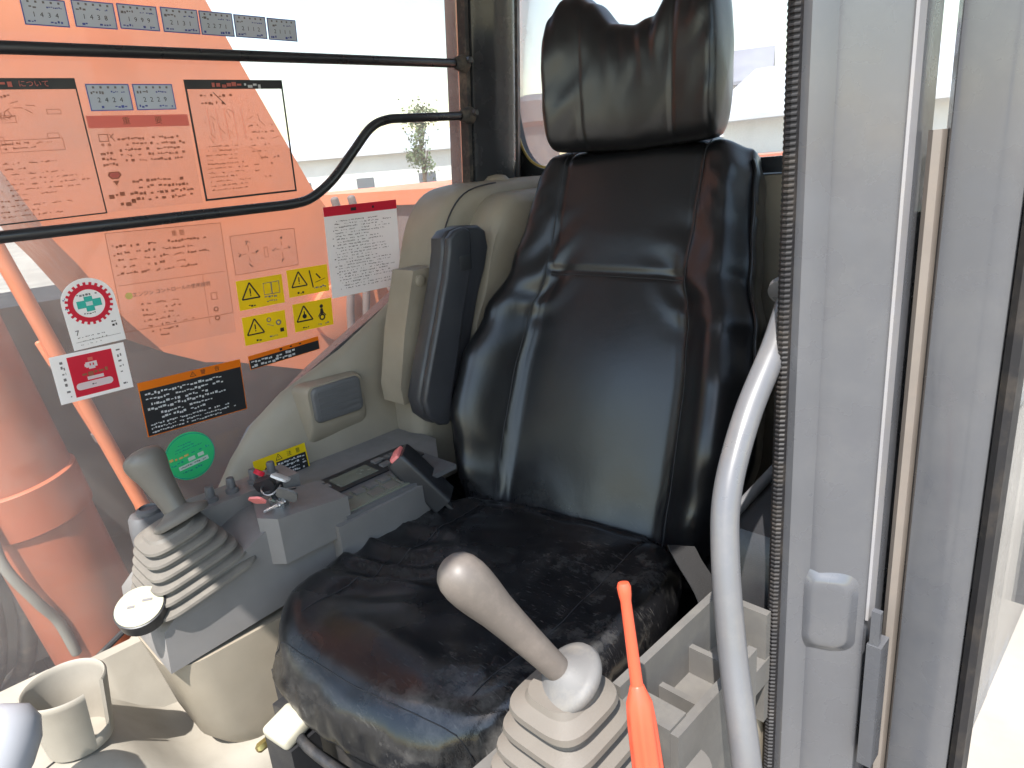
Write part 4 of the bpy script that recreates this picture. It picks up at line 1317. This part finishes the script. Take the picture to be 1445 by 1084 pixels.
# clear film notice with black header (partly out of frame)
w, h = 0.160, 0.211
p = Print()
p.frame(-w/2, -h/2, w/2, h/2, 0.0022, "black_ink")
p.rect(-w/2 + 0.0022, h/2 - 0.016, w/2 - 0.0022, h/2 - 0.0022, "black_ink", 0.0002)
p.text("について", 0.022, h/2 - 0.0085, 0.0105, "rose_ink", 0.0005)
p.lines(-0.06, -0.006, h/2 - 0.0135, h/2 - 0.0035, 1, "rose_ink", 0.0005, seed=3, th=0.8)
p.lines(-0.072, 0.0, h/2 - 0.030, h/2 - 0.020, 1, "brown_ink", seed=5)
rn = random.Random(4)
for k in range(6):
    x, y = rn.uniform(-0.07, 0.05), rn.uniform(0.005, 0.065)
    p.frame(x, y, x + rn.uniform(0.010, 0.022), y + rn.uniform(0.006, 0.012), 0.0006, "brown_ink")
for k in range(16):
    a = rn.uniform(0, 2*math.pi); x, y = -0.02 + rn.gauss(0, 0.018), 0.055 + rn.gauss(0, 0.009)
    p.line((x, y), (x + 0.012*math.cos(a), y + 0.008*math.sin(a)), 0.0009, "brown_ink")
p.frame(-0.045, 0.000, 0.042, 0.018, 0.0006, "brown_ink")
p.lines(-0.042, 0.035, 0.003, 0.016, 2, "brown_ink", seed=8, fill=0.5)
p.lines(-0.068, 0.070, -0.098, -0.012, 11, "brown_ink", seed=9, fill=0.55, th=0.3, ragged=0.7)
sticker("notice_film", "clear film notice with black header and diagram, cut by the picture edge" if False else "clear film notice with black header, machine diagram and thin black frame", "notice", -0.430, 0.327, w, h, 1.2, "film", p)

# clear film with rose banner
w, h = 0.163, 0.153
p = Print()
p.rect(-w/2, h/2 - 0.019, w/2, h/2, "rose_ink")
p.text("重", -0.022, h/2 - 0.0095, 0.013, "brown_ink", 0.0005); p.text("要", 0.030, h/2 - 0.0095, 0.013, "brown_ink", 0.0005)
p.frame(-0.070, 0.036, -0.055, 0.048, 0.0012, "brown_ink"); p.line((-0.053, 0.048), (-0.046, 0.036), 0.0012, "brown_ink"); p.line((-0.053, 0.042), (-0.046, 0.048), 0.0012, "brown_ink")
p.ring(-0.066, 0.031, 0.001, 0.0024, "brown_ink", n=10); p.ring(-0.056, 0.031, 0.001, 0.0024, "brown_ink", n=10)
p.lines(-0.042, 0.072, 0.000, 0.044, 5, "brown_ink", seed=21, fill=0.72, th=0.5, ragged=0.15)
p.lines(-0.072, -0.048, -0.005, 0.022, 3, "brown_ink", seed=22, th=0.45)
p.poly([(-0.066, -0.012), (-0.050, -0.012), (-0.047, -0.018), (-0.053, -0.024), (-0.064, -0.024), (-0.069, -0.018)], "brown_ink"); p.poly([(-0.064, -0.0135), (-0.052, -0.0135), (-0.0495, -0.018), (-0.054, -0.0225), (-0.063, -0.0225), (-0.0665, -0.018)], "rose_ink", 0.0003)
p.poly([(-0.058, -0.035), (-0.053, -0.027), (-0.063, -0.027)], "brown_ink")
p.lines(-0.040, 0.074, -0.066, -0.024, 4, "brown_ink", seed=23, fill=0.72, th=0.5, ragged=0.15)
p.lines(-0.074, -0.03, -0.072, -0.044, 2, "brown_ink", seed=24, fill=0.8, th=0.5)
sticker("notice_film", "clear film notice with rose banner and pictograms, framed by no border", "notice", -0.266, 0.302, w, h, 0.3, "film", p)

# clear film with thick black frame
w, h = 0.188, 0.208
p = Print()
p.frame(-w/2, -h/2, w/2, h/2, 0.0036, "black_ink")
p.rect(-w/2 + 0.0036, h/2 - 0.0155, w/2 - 0.0036, h/2 - 0.0036, "black_ink", 0.0002)
p.lines(-0.045, 0.012, h/2 - 0.0135, h/2 - 0.0045, 1, "rose_ink", 0.0005, seed=41, th=0.85)
p.lines(0.016, 0.055, h/2 - 0.0135, h/2 - 0.0045, 1, "white_ink", 0.0005, seed=42, th=0.85)
p.line((-0.045, 0.083), (-0.025, 0.062), 0.0014, "black_ink")
p.lines(-0.070, 0.0, 0.058, 0.084, 2, "brown_ink", seed=43, fill=0.5, th=0.35)
for k in range(5): p.line((-0.062 + 0.016*k, 0.055), (-0.060 + 0.016*k, 0.0), 0.0006, "rose_ink")
rn = random.Random(6)
for k in range(22):
    x = rn.uniform(-0.07, 0.06); y = rn.uniform(-0.02, 0.06); p.line((x, y), (x + rn.uniform(-0.006, 0.014), y + rn.uniform(-0.02, 0.006)), 0.0007, "brown_ink")
p.lines(-0.078, 0.0, -0.090, -0.005, 11, "brown_ink", seed=44, fill=0.6, th=0.32, ragged=0.5)
p.lines(0.012, 0.072, -0.075, 0.03, 9, "brown_ink", seed=45, fill=0.45, th=0.26, ragged=0.7)
sticker("notice_film", "clear film chart in a thick black frame, sky behind one corner", "notice", -0.086, 0.333, w, h, 0.9, "film", p)

# lower clear film: engine control notes
w, h = 0.202, 0.217
p = Print()
p.frame(-w/2, -h/2 + 0.04, w/2, h/2, 0.0008, "brown_ink")
p.text("重 要", 0.02, h/2 - 0.012, 0.011, "brown_ink")
p.lines(-0.088, 0.085, 0.030, 0.090, 5, "brown_ink", seed=51, fill=0.7, th=0.36, ragged=0.35)
for y in (0.085, 0.068, 0.050, 0.034): p.rect(-0.094, y, -0.091, y + 0.002, "brown_ink")
p.line((-0.095, 0.016), (0.095, 0.016), 0.0007, "brown_ink")
p.disc(-0.082, -0.004, 0.0062, "gold_trim")
p.text("エンジン コントロールの使用説明", -0.006, -0.004, 0.0092, "black_ink")
p.lines(-0.065, 0.040, -0.090, -0.018, 7, "brown_ink", seed=53, fill=0.5, th=0.34, ragged=0.6)
p.frame(0.062, -0.036, 0.074, -0.022, 0.001, "brown_ink"); p.ring(0.068, -0.055, 0.003, 0.005, "brown_ink", n=16); p.ring(0.068, -0.073, 0.003, 0.005, "brown_ink", n=16)
p.line((0.052, 0.014), (0.052, -0.085), 0.0006, "brown_ink")
sticker("notice_film", "clear film with engine control instructions and a yellow dot below the cranked guard bar", "notice", -0.261, 0.080, w, h, -1.3, "film", p)

# lever pattern film
w, h = 0.138, 0.077
p = Print()
p.frame(-w/2, -h/2, w/2, h/2, 0.0009, "brown_ink")
for cx in (-0.035, 0.036):
    for dx, dy in ((0, 0.020), (0, -0.022), (-0.016, 0.0), (0.016, 0.0)):
        p.line((cx + dx*0.35, dy*0.35), (cx + dx*0.8, dy*0.8), 0.0010, "brown_ink")
        rn = random.Random(int(cx*1e4 + dx*1e5 + dy*1e3))
        for k in range(3): p.line((cx + dx*1.1 + rn.uniform(-0.004, 0.004), dy*1.1 + rn.uniform(-0.005, 0.005)), (cx + dx*1.1 + rn.uniform(-0.005, 0.005), dy*1.1 + rn.uniform(-0.005, 0.005)), 0.0014, "black_ink")
p.frame(-0.003, -0.012, 0.005, 0.008, 0.0008, "brown_ink")
sticker("pattern_film", "clear film showing lever movement pattern above the yellow labels", "notice", -0.076, 0.120, w, h, -0.1, "film", p)

# white paper with red header
w, h = 0.191, 0.198
p = Print()
p.rect(-w/2, h/2 - 0.020, w/2, h/2, "red_ink")
p.rect(-0.028, h/2 - 0.0135, -0.014, h/2 - 0.0065, "black_ink", 0.0004); p.rect(0.028, h/2 - 0.0125, 0.033, h/2 - 0.0075, "black_ink", 0.0004)
p.lines(-0.072, 0.080, -0.085, 0.070, 24, "grey_ink", seed=61, fill=0.62, th=0.36, ragged=0.55)
p.lines(-0.080, -0.074, -0.085, 0.070, 10, "grey_ink", seed=62, fill=0.5, th=0.2)
sticker("paper_notice", "white paper notice of dense text with red header strip", "notice", 0.160, 0.093, w, h, -0.2, "paper", p)

# four yellow caution labels
def caution(w, h, kind):
    p = Print()
    p.warn(-w*0.23, 0.002, h*0.36, "black_ink")
    p.lines(-w*0.30, -w*0.12, -h*0.46, -h*0.33, 1, "black_ink", seed=70 + kind, th=0.6)
    if kind == 0:
        p.frame(w*0.06, -h*0.12, w*0.24, h*0.30, 0.0012, "grey_ink"); p.frame(w*0.24, -h*0.12, w*0.42, h*0.30, 0.0012, "grey_ink"); p.lines(w*0.06, w*0.42, -h*0.26, -h*0.14, 1, "grey_ink", seed=2, th=0.7); p.lines(w*0.10, w*0.40, -h*0.40, -h*0.28, 1, "grey_ink", seed=6, th=0.5)
    elif kind == 1:
        p.line((w*0.04, h*0.38), (w*0.10, -h*0.28), 0.0028, "black_ink"); p.line((w*0.20, h*0.22), (w*0.30, h*0.02), 0.0030, "black_ink"); p.line((w*0.16, -h*0.10), (w*0.42, h*0.0), 0.0012, "black_ink"); p.lines(w*0.12, w*0.42, -h*0.36, -h*0.22, 1, "grey_ink", seed=4, th=0.5)
    elif kind == 2:
        p.ring(w*0.10, h*0.26, 0.003, 0.005, "grey_ink", n=14); p.ring(w*0.32, h*0.10, 0.003, 0.006, "grey_ink", n=14); p.line((w*0.05, h*0.1), (w*0.2, h*0.02), 0.001, "grey_ink"); p.rect(w*0.34, -h*0.26, w*0.43, -h*0.12, "black_ink"); p.lines(w*0.08, w*0.38, -h*0.42, -h*0.30, 1, "grey_ink", seed=5, th=0.5)
    else:
        p.disc(w*0.22, h*0.26, 0.0042, "black_ink"); p.poly([(w*0.17, -h*0.02), (w*0.27, -h*0.02), (w*0.25, h*0.18), (w*0.19, h*0.18)], "black_ink"); p.ring(w*0.22, -h*0.14, 0.004, 0.0075, "black_ink", n=16); p.line((w*0.12, -h*0.10), (w*0.18, h*0.02), 0.002, "black_ink"); p.line((w*0.32, -h*0.10), (w*0.26, h*0.02), 0.002, "black_ink"); p.disc(-w*0.23, 0.001, 0.005, "black_ink", 0.0003); p.lines(w*0.10, w*0.40, -h*0.44, -h*0.32, 1, "grey_ink", seed=7, th=0.5)
    return p
yl = [(-0.098, 0.039, 0.098, 0.060, -0.7, "open book"), (0.011, 0.044, 0.096, 0.058, -0.7, "black slanting bar"), (-0.100, -0.036, 0.094, 0.059, -1.2, "small grey rings"), (0.013, -0.032, 0.094, 0.061, -1.2, "black seated figure")]
for k, (s, t, w, h, a, d) in enumerate(yl):
    sticker("caution_label", "yellow caution label with warning triangle and " + d, "label", s, t, w, h, a, "yellow_vinyl", caution(w, h, k), group="yellow caution labels on the side window")

# orange-topped black labels
w, h = 0.198, 0.110
p = Print()
p.rect(-w/2, h/2 - 0.016, w/2, h/2, "orange_ink"); p.rect(-w/2 + 0.0015, -h/2 + 0.0015, w/2 - 0.0015, h/2 - 0.016, "black_ink")
p.text("警", 0.022, h/2 - 0.008, 0.0105, "black_ink", 0.0004); p.text("告", 0.050, h/2 - 0.008, 0.0105, "black_ink", 0.0004); p.warn(0.002, h/2 - 0.0085, 0.0062, "black_ink", 0.0004)
p.lines(-0.090, 0.086, -0.006, 0.034, 4, "white_ink", 0.0004, seed=81, fill=0.9, th=0.52, ragged=0.35)
p.lines(-0.068, 0.040, -0.026, -0.008, 2, "white_ink", 0.0004, seed=82, fill=0.9, th=0.52, ragged=0.3)
p.lines(-0.090, 0.088, -0.051, -0.028, 3, "white_ink", 0.0004, seed=83, fill=0.9, th=0.48, ragged=0.25)
sticker("warning_label", "large black warning label of white text with orange top strip", "label", -0.264, -0.142, w, h, -1.0, "orange_ink", p)
w, h = 0.164, 0.030
p = Print()
p.rect(-w/2, h/2 - 0.009, w/2, h/2, "orange_ink"); p.rect(-w/2 + 0.001, -h/2 + 0.001, w/2 - 0.001, h/2 - 0.009, "black_ink")
p.rect(-0.012, h/2 - 0.007, -0.006, h/2 - 0.002, "black_ink", 0.0004); p.rect(0.012, h/2 - 0.006, 0.017, h/2 - 0.003, "black_ink", 0.0004); p.rect(0.034, h/2 - 0.006, 0.039, h/2 - 0.003, "black_ink", 0.0004)
p.lines(-0.078, 0.028, -h/2 + 0.002, h/2 - 0.011, 2, "white_ink", 0.0004, seed=84, fill=0.95, th=0.7, ragged=0.1)
sticker("warning_label", "narrow black warning strip with orange top edge below the yellow labels", "label", -0.064, -0.100, w, h, 2.0, "orange_ink", p)

# inspection sticker: rounded top, red gear, green cross
w, h = 0.084, 0.120
p = Print()
cyy = 0.016
p.ring(0, cyy, 0.0245, 0.0325, "red_ink", 0.0, 48)
for k in range(24):
    a = R(k*15); c_, s_ = math.cos(a), math.sin(a); tx = 0.0022
    p.poly([(0.0322*c_ - tx*s_, cyy + 0.0322*s_ + tx*c_), (0.0322*c_ + tx*s_, cyy + 0.0322*s_ - tx*c_), (0.0370*c_ + tx*s_, cyy + 0.0370*s_ - tx*c_), (0.0370*c_ - tx*s_, cyy + 0.0370*s_ + tx*c_)], "red_ink", 0.0001)
p.rect(-0.019, cyy - 0.0065, 0.019, cyy + 0.0065, "teal_ink"); p.rect(-0.0065, cyy + 0.0065, 0.0065, cyy + 0.0125, "teal_ink"); p.rect(-0.0065, cyy - 0.0135, 0.0065, cyy - 0.0065, "teal_ink")
p.rect(-0.0052, cyy - 0.0035, 0.0052, cyy + 0.0035, "white_ink", 0.0004)
p.lines(-0.016, 0.016, cyy + 0.013, cyy + 0.019, 1, "grey_ink", seed=91, th=0.6); p.lines(-0.012, 0.012, cyy - 0.019, cyy - 0.0145, 1, "grey_ink", seed=92, th=0.6)
p.text("7", -0.030, -0.031, 0.013, "black_ink"); p.lines(0.026, 0.034, -0.034, -0.018, 2, "black_ink", seed=93, th=0.5)
p.lines(-0.038, -0.034, -0.008, 0.034, 5, "blue_ink", seed=94, th=0.4)
p.lines(-0.034, 0.036, -0.056, -0.036, 3, "grey_ink", seed=95, fill=0.45, th=0.3, ragged=0.5); p.line((-0.036, -0.047), (0.036, -0.047), 0.0006, "grey_ink")
out = [(-1, -1), (1, -1), (1, 0.32)] + [(math.cos(R(a)), 0.32 + 0.68*math.sin(R(a))) for a in range(10, 180, 10)] + [(-1, 0.32)]
sticker("inspection_sticker", "white round-topped sticker with red gear ring and green cross", "sticker", -0.407, 0.061, w, h, 1.6, "paper", p, outline=out)
# red and white sticker
w, h = 0.118, 0.087
p = Print()
p.rect(-0.034, -0.037, 0.037, 0.037, "red_ink")
p.rect(-0.008, 0.012, 0.010, 0.022, "white_ink", 0.0004); p.rect(-0.004, 0.009, 0.006, 0.012, "white_ink", 0.0004); p.rect(-0.010, 0.014, -0.008, 0.019, "white_ink", 0.0004); p.rect(-0.003, 0.024, 0.005, 0.030, "rose_ink", 0.0004); p.rect(-0.002, 0.015, 0.000, 0.019, "red_ink", 0.0007); p.rect(0.003, 0.015, 0.005, 0.019, "red_ink", 0.0007)
p.lines(-0.026, 0.030, -0.003, 0.008, 1, "brown_ink", 0.0004, seed=101, th=0.75)
p.rect(-0.010, -0.010, 0.016, -0.004, "white_ink", 0.0004)
p.poly([(a, b) for a, b in [(x - 0.002, y - 0.019) for x, y in rrect(-0.028, 0.031, -0.0065, 0.0065, 0.006, 4)]], "white_ink", 0.0004)
p.lines(-0.005, 0.006, -0.022, -0.016, 1, "grey_ink", 0.0007, seed=102, th=0.5)
p.lines(-0.046, -0.040, -0.038, 0.036, 7, "grey_ink", seed=103, th=0.5); p.lines(0.044, 0.051, -0.036, 0.038, 7, "grey_ink", seed=104, th=0.5)
sticker("inspection_sticker", "red and white rectangular sticker below the gear sticker", "sticker", -0.428, -0.046, w, h, 0.0, "paper", p)
# green round sticker
w, h = 0.098, 0.103
p = Print()
p.ring(0, 0, 0.0475, 0.0490, "teal_ink", 0, 48)
p.lines(-0.026, 0.030, 0.014, 0.026, 2, "teal_ink", seed=111, th=0.45); p.lines(-0.016, 0.016, 0.026, 0.033, 1, "teal_ink", seed=116, th=0.5)
p.lines(-0.040, -0.002, 0.001, 0.010, 1, "gold_trim", seed=112, th=0.8); p.lines(0.004, 0.040, 0.001, 0.010, 1, "teal_ink", seed=113, th=0.6)
p.rect(-0.006, -0.010, 0.008, -0.002, "white_ink"); p.rect(0.014, -0.009, 0.026, -0.001, "white_ink"); p.lines(-0.040, -0.010, -0.010, -0.002, 1, "teal_ink", seed=114, th=0.6)
p.rect(-0.028, -0.022, 0.032, -0.013, "white_ink"); p.lines(-0.024, 0.028, -0.020, -0.015, 1, "grey_ink", 0.0004, seed=117, th=0.6)
p.lines(-0.024, 0.026, -0.034, -0.025, 1, "teal_ink", seed=115, th=0.4)
out = [(math.cos(R(a)), math.sin(R(a))) for a in range(0, 360, 8)]
sticker("round_sticker", "bright green round sticker beside the grey joystick grip", "sticker", -0.296, -0.261, w, h, 7, "green_vinyl", p, outline=out)
# yellow label on the beige trim
w, h = 0.118, 0.062
p = Print()
p.rect(-0.012, -0.024, 0.056, 0.012, "black_ink"); p.lines(-0.009, 0.053, -0.021, 0.010, 4, "white_ink", 0.0004, seed=121, fill=0.9, th=0.6, ragged=0.1)
p.warn(-0.036, -0.004, 0.013, "black_ink"); p.warn(-0.004, 0.020, 0.008, "black_ink"); p.text("注", 0.020, 0.0205, 0.011, "black_ink"); p.text("意", 0.040, 0.0205, 0.011, "black_ink")
fx = Vector((0.6845, 0.150, 0.585))
sticker("caution_label", "yellow label with black text box stuck on the beige side trim", "label", 0, 0, w, h, 0, "yellow_vinyl", p,
        frame=(fx, Vector((0.02, -1, 0.0)).normalized(), Vector((0.10, 0, 1)).normalized(), Vector((-1, -0.02, 0.10)).normalized()))

# ================================================================== OUTSIDE THE SIDE WINDOW
boom = thing("excavator_boom", "wide orange excavator boom rising past the side window", "boom", (1.6, 0.1, 0.5))
bm = BM()
bp = [(-0.66, 0.70), (-0.62, 0.79), (-0.52, 0.94), (-0.403, 1.13), (-0.249, 1.472), (-0.184, 1.623), (-0.02, 2.1), (0.28, 2.6), (1.4, 3.3), (2.2, 3.5), (2.2, 3.05), (1.2, 2.4), (0.62, 1.75), (0.37, 1.23), (0.304, 1.062), (0.268, 1.0), (0.196, 0.848), (0.122, 0.74), (0.02, 0.685), (-0.063, 0.664), (-0.274, 0.585), (-0.5, 0.56), (-0.62, 0.60)]
prism(bm, bp, 'x', 1.35, 1.85)
finish("box_section", bevel(bm, 0.012, 3, 50), "orange", boom, smooth=30)
for k, (y0, z0) in enumerate(((-0.47, 0.97), (-0.53, 0.97))):
    bm = BM(); tube(bm, spline([(1.31, y0 + 0.02, 1.09), (1.31, y0, 0.98), (1.30, y0 + 0.01, 0.85), (1.31, y0 + 0.03, 0.70), (1.33, y0 + 0.02, 0.45)], 5), 0.013, 10)
    finish("hydraulic_hose", bm, "body_shade_grey", boom)
bm = BM(); lathe(bm, [(0.09, 0), (0.09, 0.03), (0.07, 0.035), (0.0, 0.035)], 30, axis_mat((1.355, -0.42, 0.74), (1.2, -0.42, 0.74)))
finish("pivot_pin", bm, "orange", boom)

cyl = thing("boom_cylinder", "thick orange hydraulic cylinder with collar beside the tracks", "hydraulic cylinder", (1.3, 0.5, -0.1))
cA, cB = Vector((1.30, 0.445, -0.02)), Vector((1.30, 0.585, 0.98))
mt = axis_mat(cA, cB)
bm = BM(); lathe(bm, [(0.075, -0.06), (0.105, 0.0), (0.108, 0.03), (0.116, 0.06), (0.116, 0.46), (0.116, 1.6)], 40, mt)
finish("barrel", bm, "orange_shaded", cyl)
bm = BM(); lathe(bm, [(0.117, 0.45), (0.124, 0.455), (0.124, 0.56), (0.117, 0.565)], 40, mt)
cl = finish("collar", bevel(bm, 0.002, 1), "orange_shaded", cyl)
bm = BM(); box(bm, (-0.03, -0.165, 0.46), (0.03, -0.118, 0.555), mt); 
finish("lug", bevel(bm, 0.008), "orange_shaded", cyl)
for s in (-1, 1):
    bm = BM(); box(bm, (-0.02 + 0.11*s*0, 0.05, 0.2), (0.02, 0.06, 0.21), mt); bm.free()
for k in range(3):
    bm = BM()
    c = mt @ Vector((-0.10, 0.075, 0.16 + 0.13*k))
    lathe(bm, [(0.020, 0), (0.020, 0.05), (0.013, 0.055), (0.013, 0.08)], 8, axis_mat(c, c + Vector((-0.5, 0.9, 0.1))))
    finish("port_fitting", bm, "orange_shaded", cyl)
for k, (y0, r_) in enumerate(((0.66, 0.022), (0.72, 0.016), (0.78, 0.022))):
    bm = BM(); tube(bm, spline([(1.36, y0, 0.75), (1.33, y0 - 0.02, 0.50), (1.36, y0 - 0.08, 0.25), (1.42, y0 - 0.05, 0.02), (1.50, y0, -0.08)], 6), r_, 10)
    finish("hydraulic_hose", bm, "rubber", cyl)
bm = BM(); tube(bm, spline([(1.22, 0.60, 0.55), (1.19, 0.61, 0.40), (1.18, 0.575, 0.28), (1.19, 0.545, 0.20), (1.19, 0.53, 0.10)], 6), 0.012, 10)
finish("grease_line", bm, "hose", cyl)

for k, (x, a, b, r_, lab) in enumerate(((1.20, (0.470, 1.20), (0.30, 0.38), 0.017, "thick orange steel pipe running down beside the boom cylinder"), (1.21, (0.395, 0.76), (0.318, 0.45), 0.007, "thin orange steel pipe behind the red and white sticker"))):
    pp = thing("steel_pipe", lab, "pipe", (x, b[0], b[1]), 0, "orange pipes beside the boom")
    bm = BM(); tube(bm, [(x, a[0] + 0.30*(a[0]-b[0]), a[1] + 0.30*(a[1]-b[1])), (x, a[0], a[1]), (x, b[0], b[1]), (x + 0.02, b[0] - 0.03, b[1] - 0.30)], r_, 14)
    finish("tube", bm, "orange", pp)
    bm = BM()
    c = Vector((x, a[0]*0.5 + b[0]*0.5, a[1]*0.5 + b[1]*0.5)); lathe(bm, [(r_*1.5, -0.012), (r_*1.5, 0.012)], 16, axis_mat(c, Vector((x, a[0], a[1]))))
    finish("clamp", bm, "body_shade_grey", pp)

# machine body behind the boom
mb = thing("machine_body", "grey-shaded machine body with orange engine cover behind the boom", "machine body", (1.8, -1.6, 0.0))
bm = BM(); box(bm, (0.95, -3.2, 0.05), (2.7, -0.78, 1.045))
finish("side_housing", bevel(bm, 0.02, 3), "body_shade_grey", mb)
bm = BM(); box(bm, (0.93, -3.22, 1.046), (2.72, -0.76, 1.095))
finish("engine_cover", bevel(bm, 0.018, 3), "orange_pale", mb)
bm = BM(); box(bm, (0.10, -3.2, 0.0), (0.92, -0.90, 0.84))
finish("rear_deck", bevel(bm, 0.03, 3), "orange_pale", mb)
bm = BM(); box(bm, (0.84, -0.74, -0.10), (2.5, 0.34, 0.02))
finish("deck_plate", bevel(bm, 0.008), "deck_grey", mb)
bm = BM(); box(bm, (1.95, -0.70, 0.022), (2.45, 1.30, 0.86))
finish("tank", bevel(bm, 0.03, 3), "deck_grey", mb)
bm = BM(); box(bm, (1.50, 0.36, -0.05), (2.50, 1.90, 0.34))
finish("main_frame", bevel(bm, 0.02, 2), "deck_grey", mb)
bm = BM(); lathe(bm, [(0.09, 0), (0.09, 0.20), (0.12, 0.22), (0.12, 0.30), (0.05, 0.33), (0.0, 0.33)], 24, Matrix.Translation((1.5, -1.6, 1.09)))
finish("intake_cap", bm, "collar_grey", mb)
# crawler track
tr = thing("crawler_track", "dirty steel crawler track beneath the orange cylinder", "track", (1.95, 0.3, -1.15))
bm = BM(); box(bm, (1.45, -1.6, -1.10), (2.15, 2.6, -0.14))
finish("track_frame", bevel(bm, 0.10, 4), "track_steel", tr)
for k in range(25):
    bm = BM(); y = -1.5 + k*0.16
    prism(bm, [(y, -0.14), (y + 0.145, -0.14), (y + 0.145, -0.115), (y + 0.10, -0.115), (y + 0.095, -0.082), (y + 0.080, -0.082), (y + 0.075, -0.115), (y + 0.04, -0.115), (y + 0.035, -0.082), (y + 0.020, -0.082), (y + 0.015, -0.115), (y, -0.115)], 'x', 1.40, 2.20)
    finish("track_shoe", bm, "track_steel", tr, smooth=0)

# ================================================================== BACKGROUND
def house(label, loc, w, d, h, rh, rz, wallm, roofm, nwin, group=None):
    t = thing("house", label, "house", loc, rz)
    t["_local"] = 1
    bm = BM(); box(bm, (-w/2, -d/2, 0), (w/2, d/2, h)); finish("wall", bm, wallm, t, smooth=0)
    bm = BM(); prism(bm, [(-d/2 - 0.6, h - 0.15), (d/2 + 0.6, h - 0.15), (d/2 + 0.6, h), (0, h + rh), (-d/2 - 0.6, h)], 'x', -w/2 - 0.5, w/2 + 0.5); finish("roof", bm, roofm, t, smooth=0)
    for k in range(nwin):
        x = -w/2 + w*(k + 0.5)/nwin
        for z in ([h*0.30, h*0.68] if h > 4.5 else [h*0.45]):
            bm = BM(); box(bm, (x - 0.6, d/2 - 0.02, z - 0.6), (x + 0.6, d/2 + 0.06, z + 0.6)); wn_ = finish("window", bm, "window_far", t, smooth=0)
            bm = BM(); box(bm, (x - 0.7, d/2, z - 0.72), (x + 0.7, d/2 + 0.12, z - 0.61)); finish("sill", bm, "wall_white", t, smooth=0)
    return t
house("pale two-storey house with grey tiled roof beside the headrest", (21, -34, -1.15), 9, 7, 5.2, 1.8, R(24), "wall_white", "roof_tile", 3)
house("long low white shed with pale metal roof behind the seat", (3.5, -26, -1.15), 16, 9, 3.2, 1.7, R(8), "wall_white", "roof_pale", 5)
house("wide pale warehouse far beyond the engine cover", (48, -30, -1.15), 26, 12, 4.0, 1.6, R(50), "wall_white", "roof_pale", 6)

def tree(label, loc, h, r, seed):
    t = thing("tree", label, "tree", loc, 0, "trees in the yard behind")
    t["_local"] = 1
    rn = random.Random(seed)
    bm = BM(); tube(bm, [(0, 0, 0), (0.05, 0.03, h*0.35), (0.0, 0.1, h*0.7)], [0.16, 0.11, 0.05], 8)
    for k in range(5):
        a = rn.uniform(0, 6.28); tube(bm, [(0, 0, h*(0.35 + 0.07*k)), (r*0.55*math.cos(a), r*0.55*math.sin(a), h*(0.55 + 0.07*k))], [0.05, 0.02], 6)
    finish("trunk", bm, "bark", t)
    bm = BM()
    cl = [(rn.gauss(0, r*0.42), rn.gauss(0, r*0.42), h*rn.uniform(0.45, 0.98)) for _ in range(26)]
    for k in range(1300):
        c = rn.choice(cl); s = rn.uniform(0.05, 0.13)
        p = Vector((c[0] + rn.gauss(0, r*0.17), c[1] + rn.gauss(0, r*0.17), c[2] + rn.gauss(0, h*0.05)))
        a = Vector((rn.gauss(0, 1), rn.gauss(0, 1), rn.gauss(0, 1))).normalized()*s
        b = a.orthogonal().normalized()*s*0.6
        bm.faces.new([bm.verts.new(p - a), bm.verts.new(p + b), bm.verts.new(p + a), bm.verts.new(p - b)])
    finish("crown", bm, "leaf", t, smooth=0)
tree("slim leafy tree standing beyond the engine cover", (33, -26.0, -1.15), 6.0, 0.8, 5)
tree("round tree behind the white shed", (2.5, -42, -1.15), 6.2, 1.8, 9)
tree("bushy tree beside the two-storey house", (27, -42, -1.15), 5.2, 1.6, 13)

for o in bpy.data.objects:
    if "_local" in o: del o["_local"]
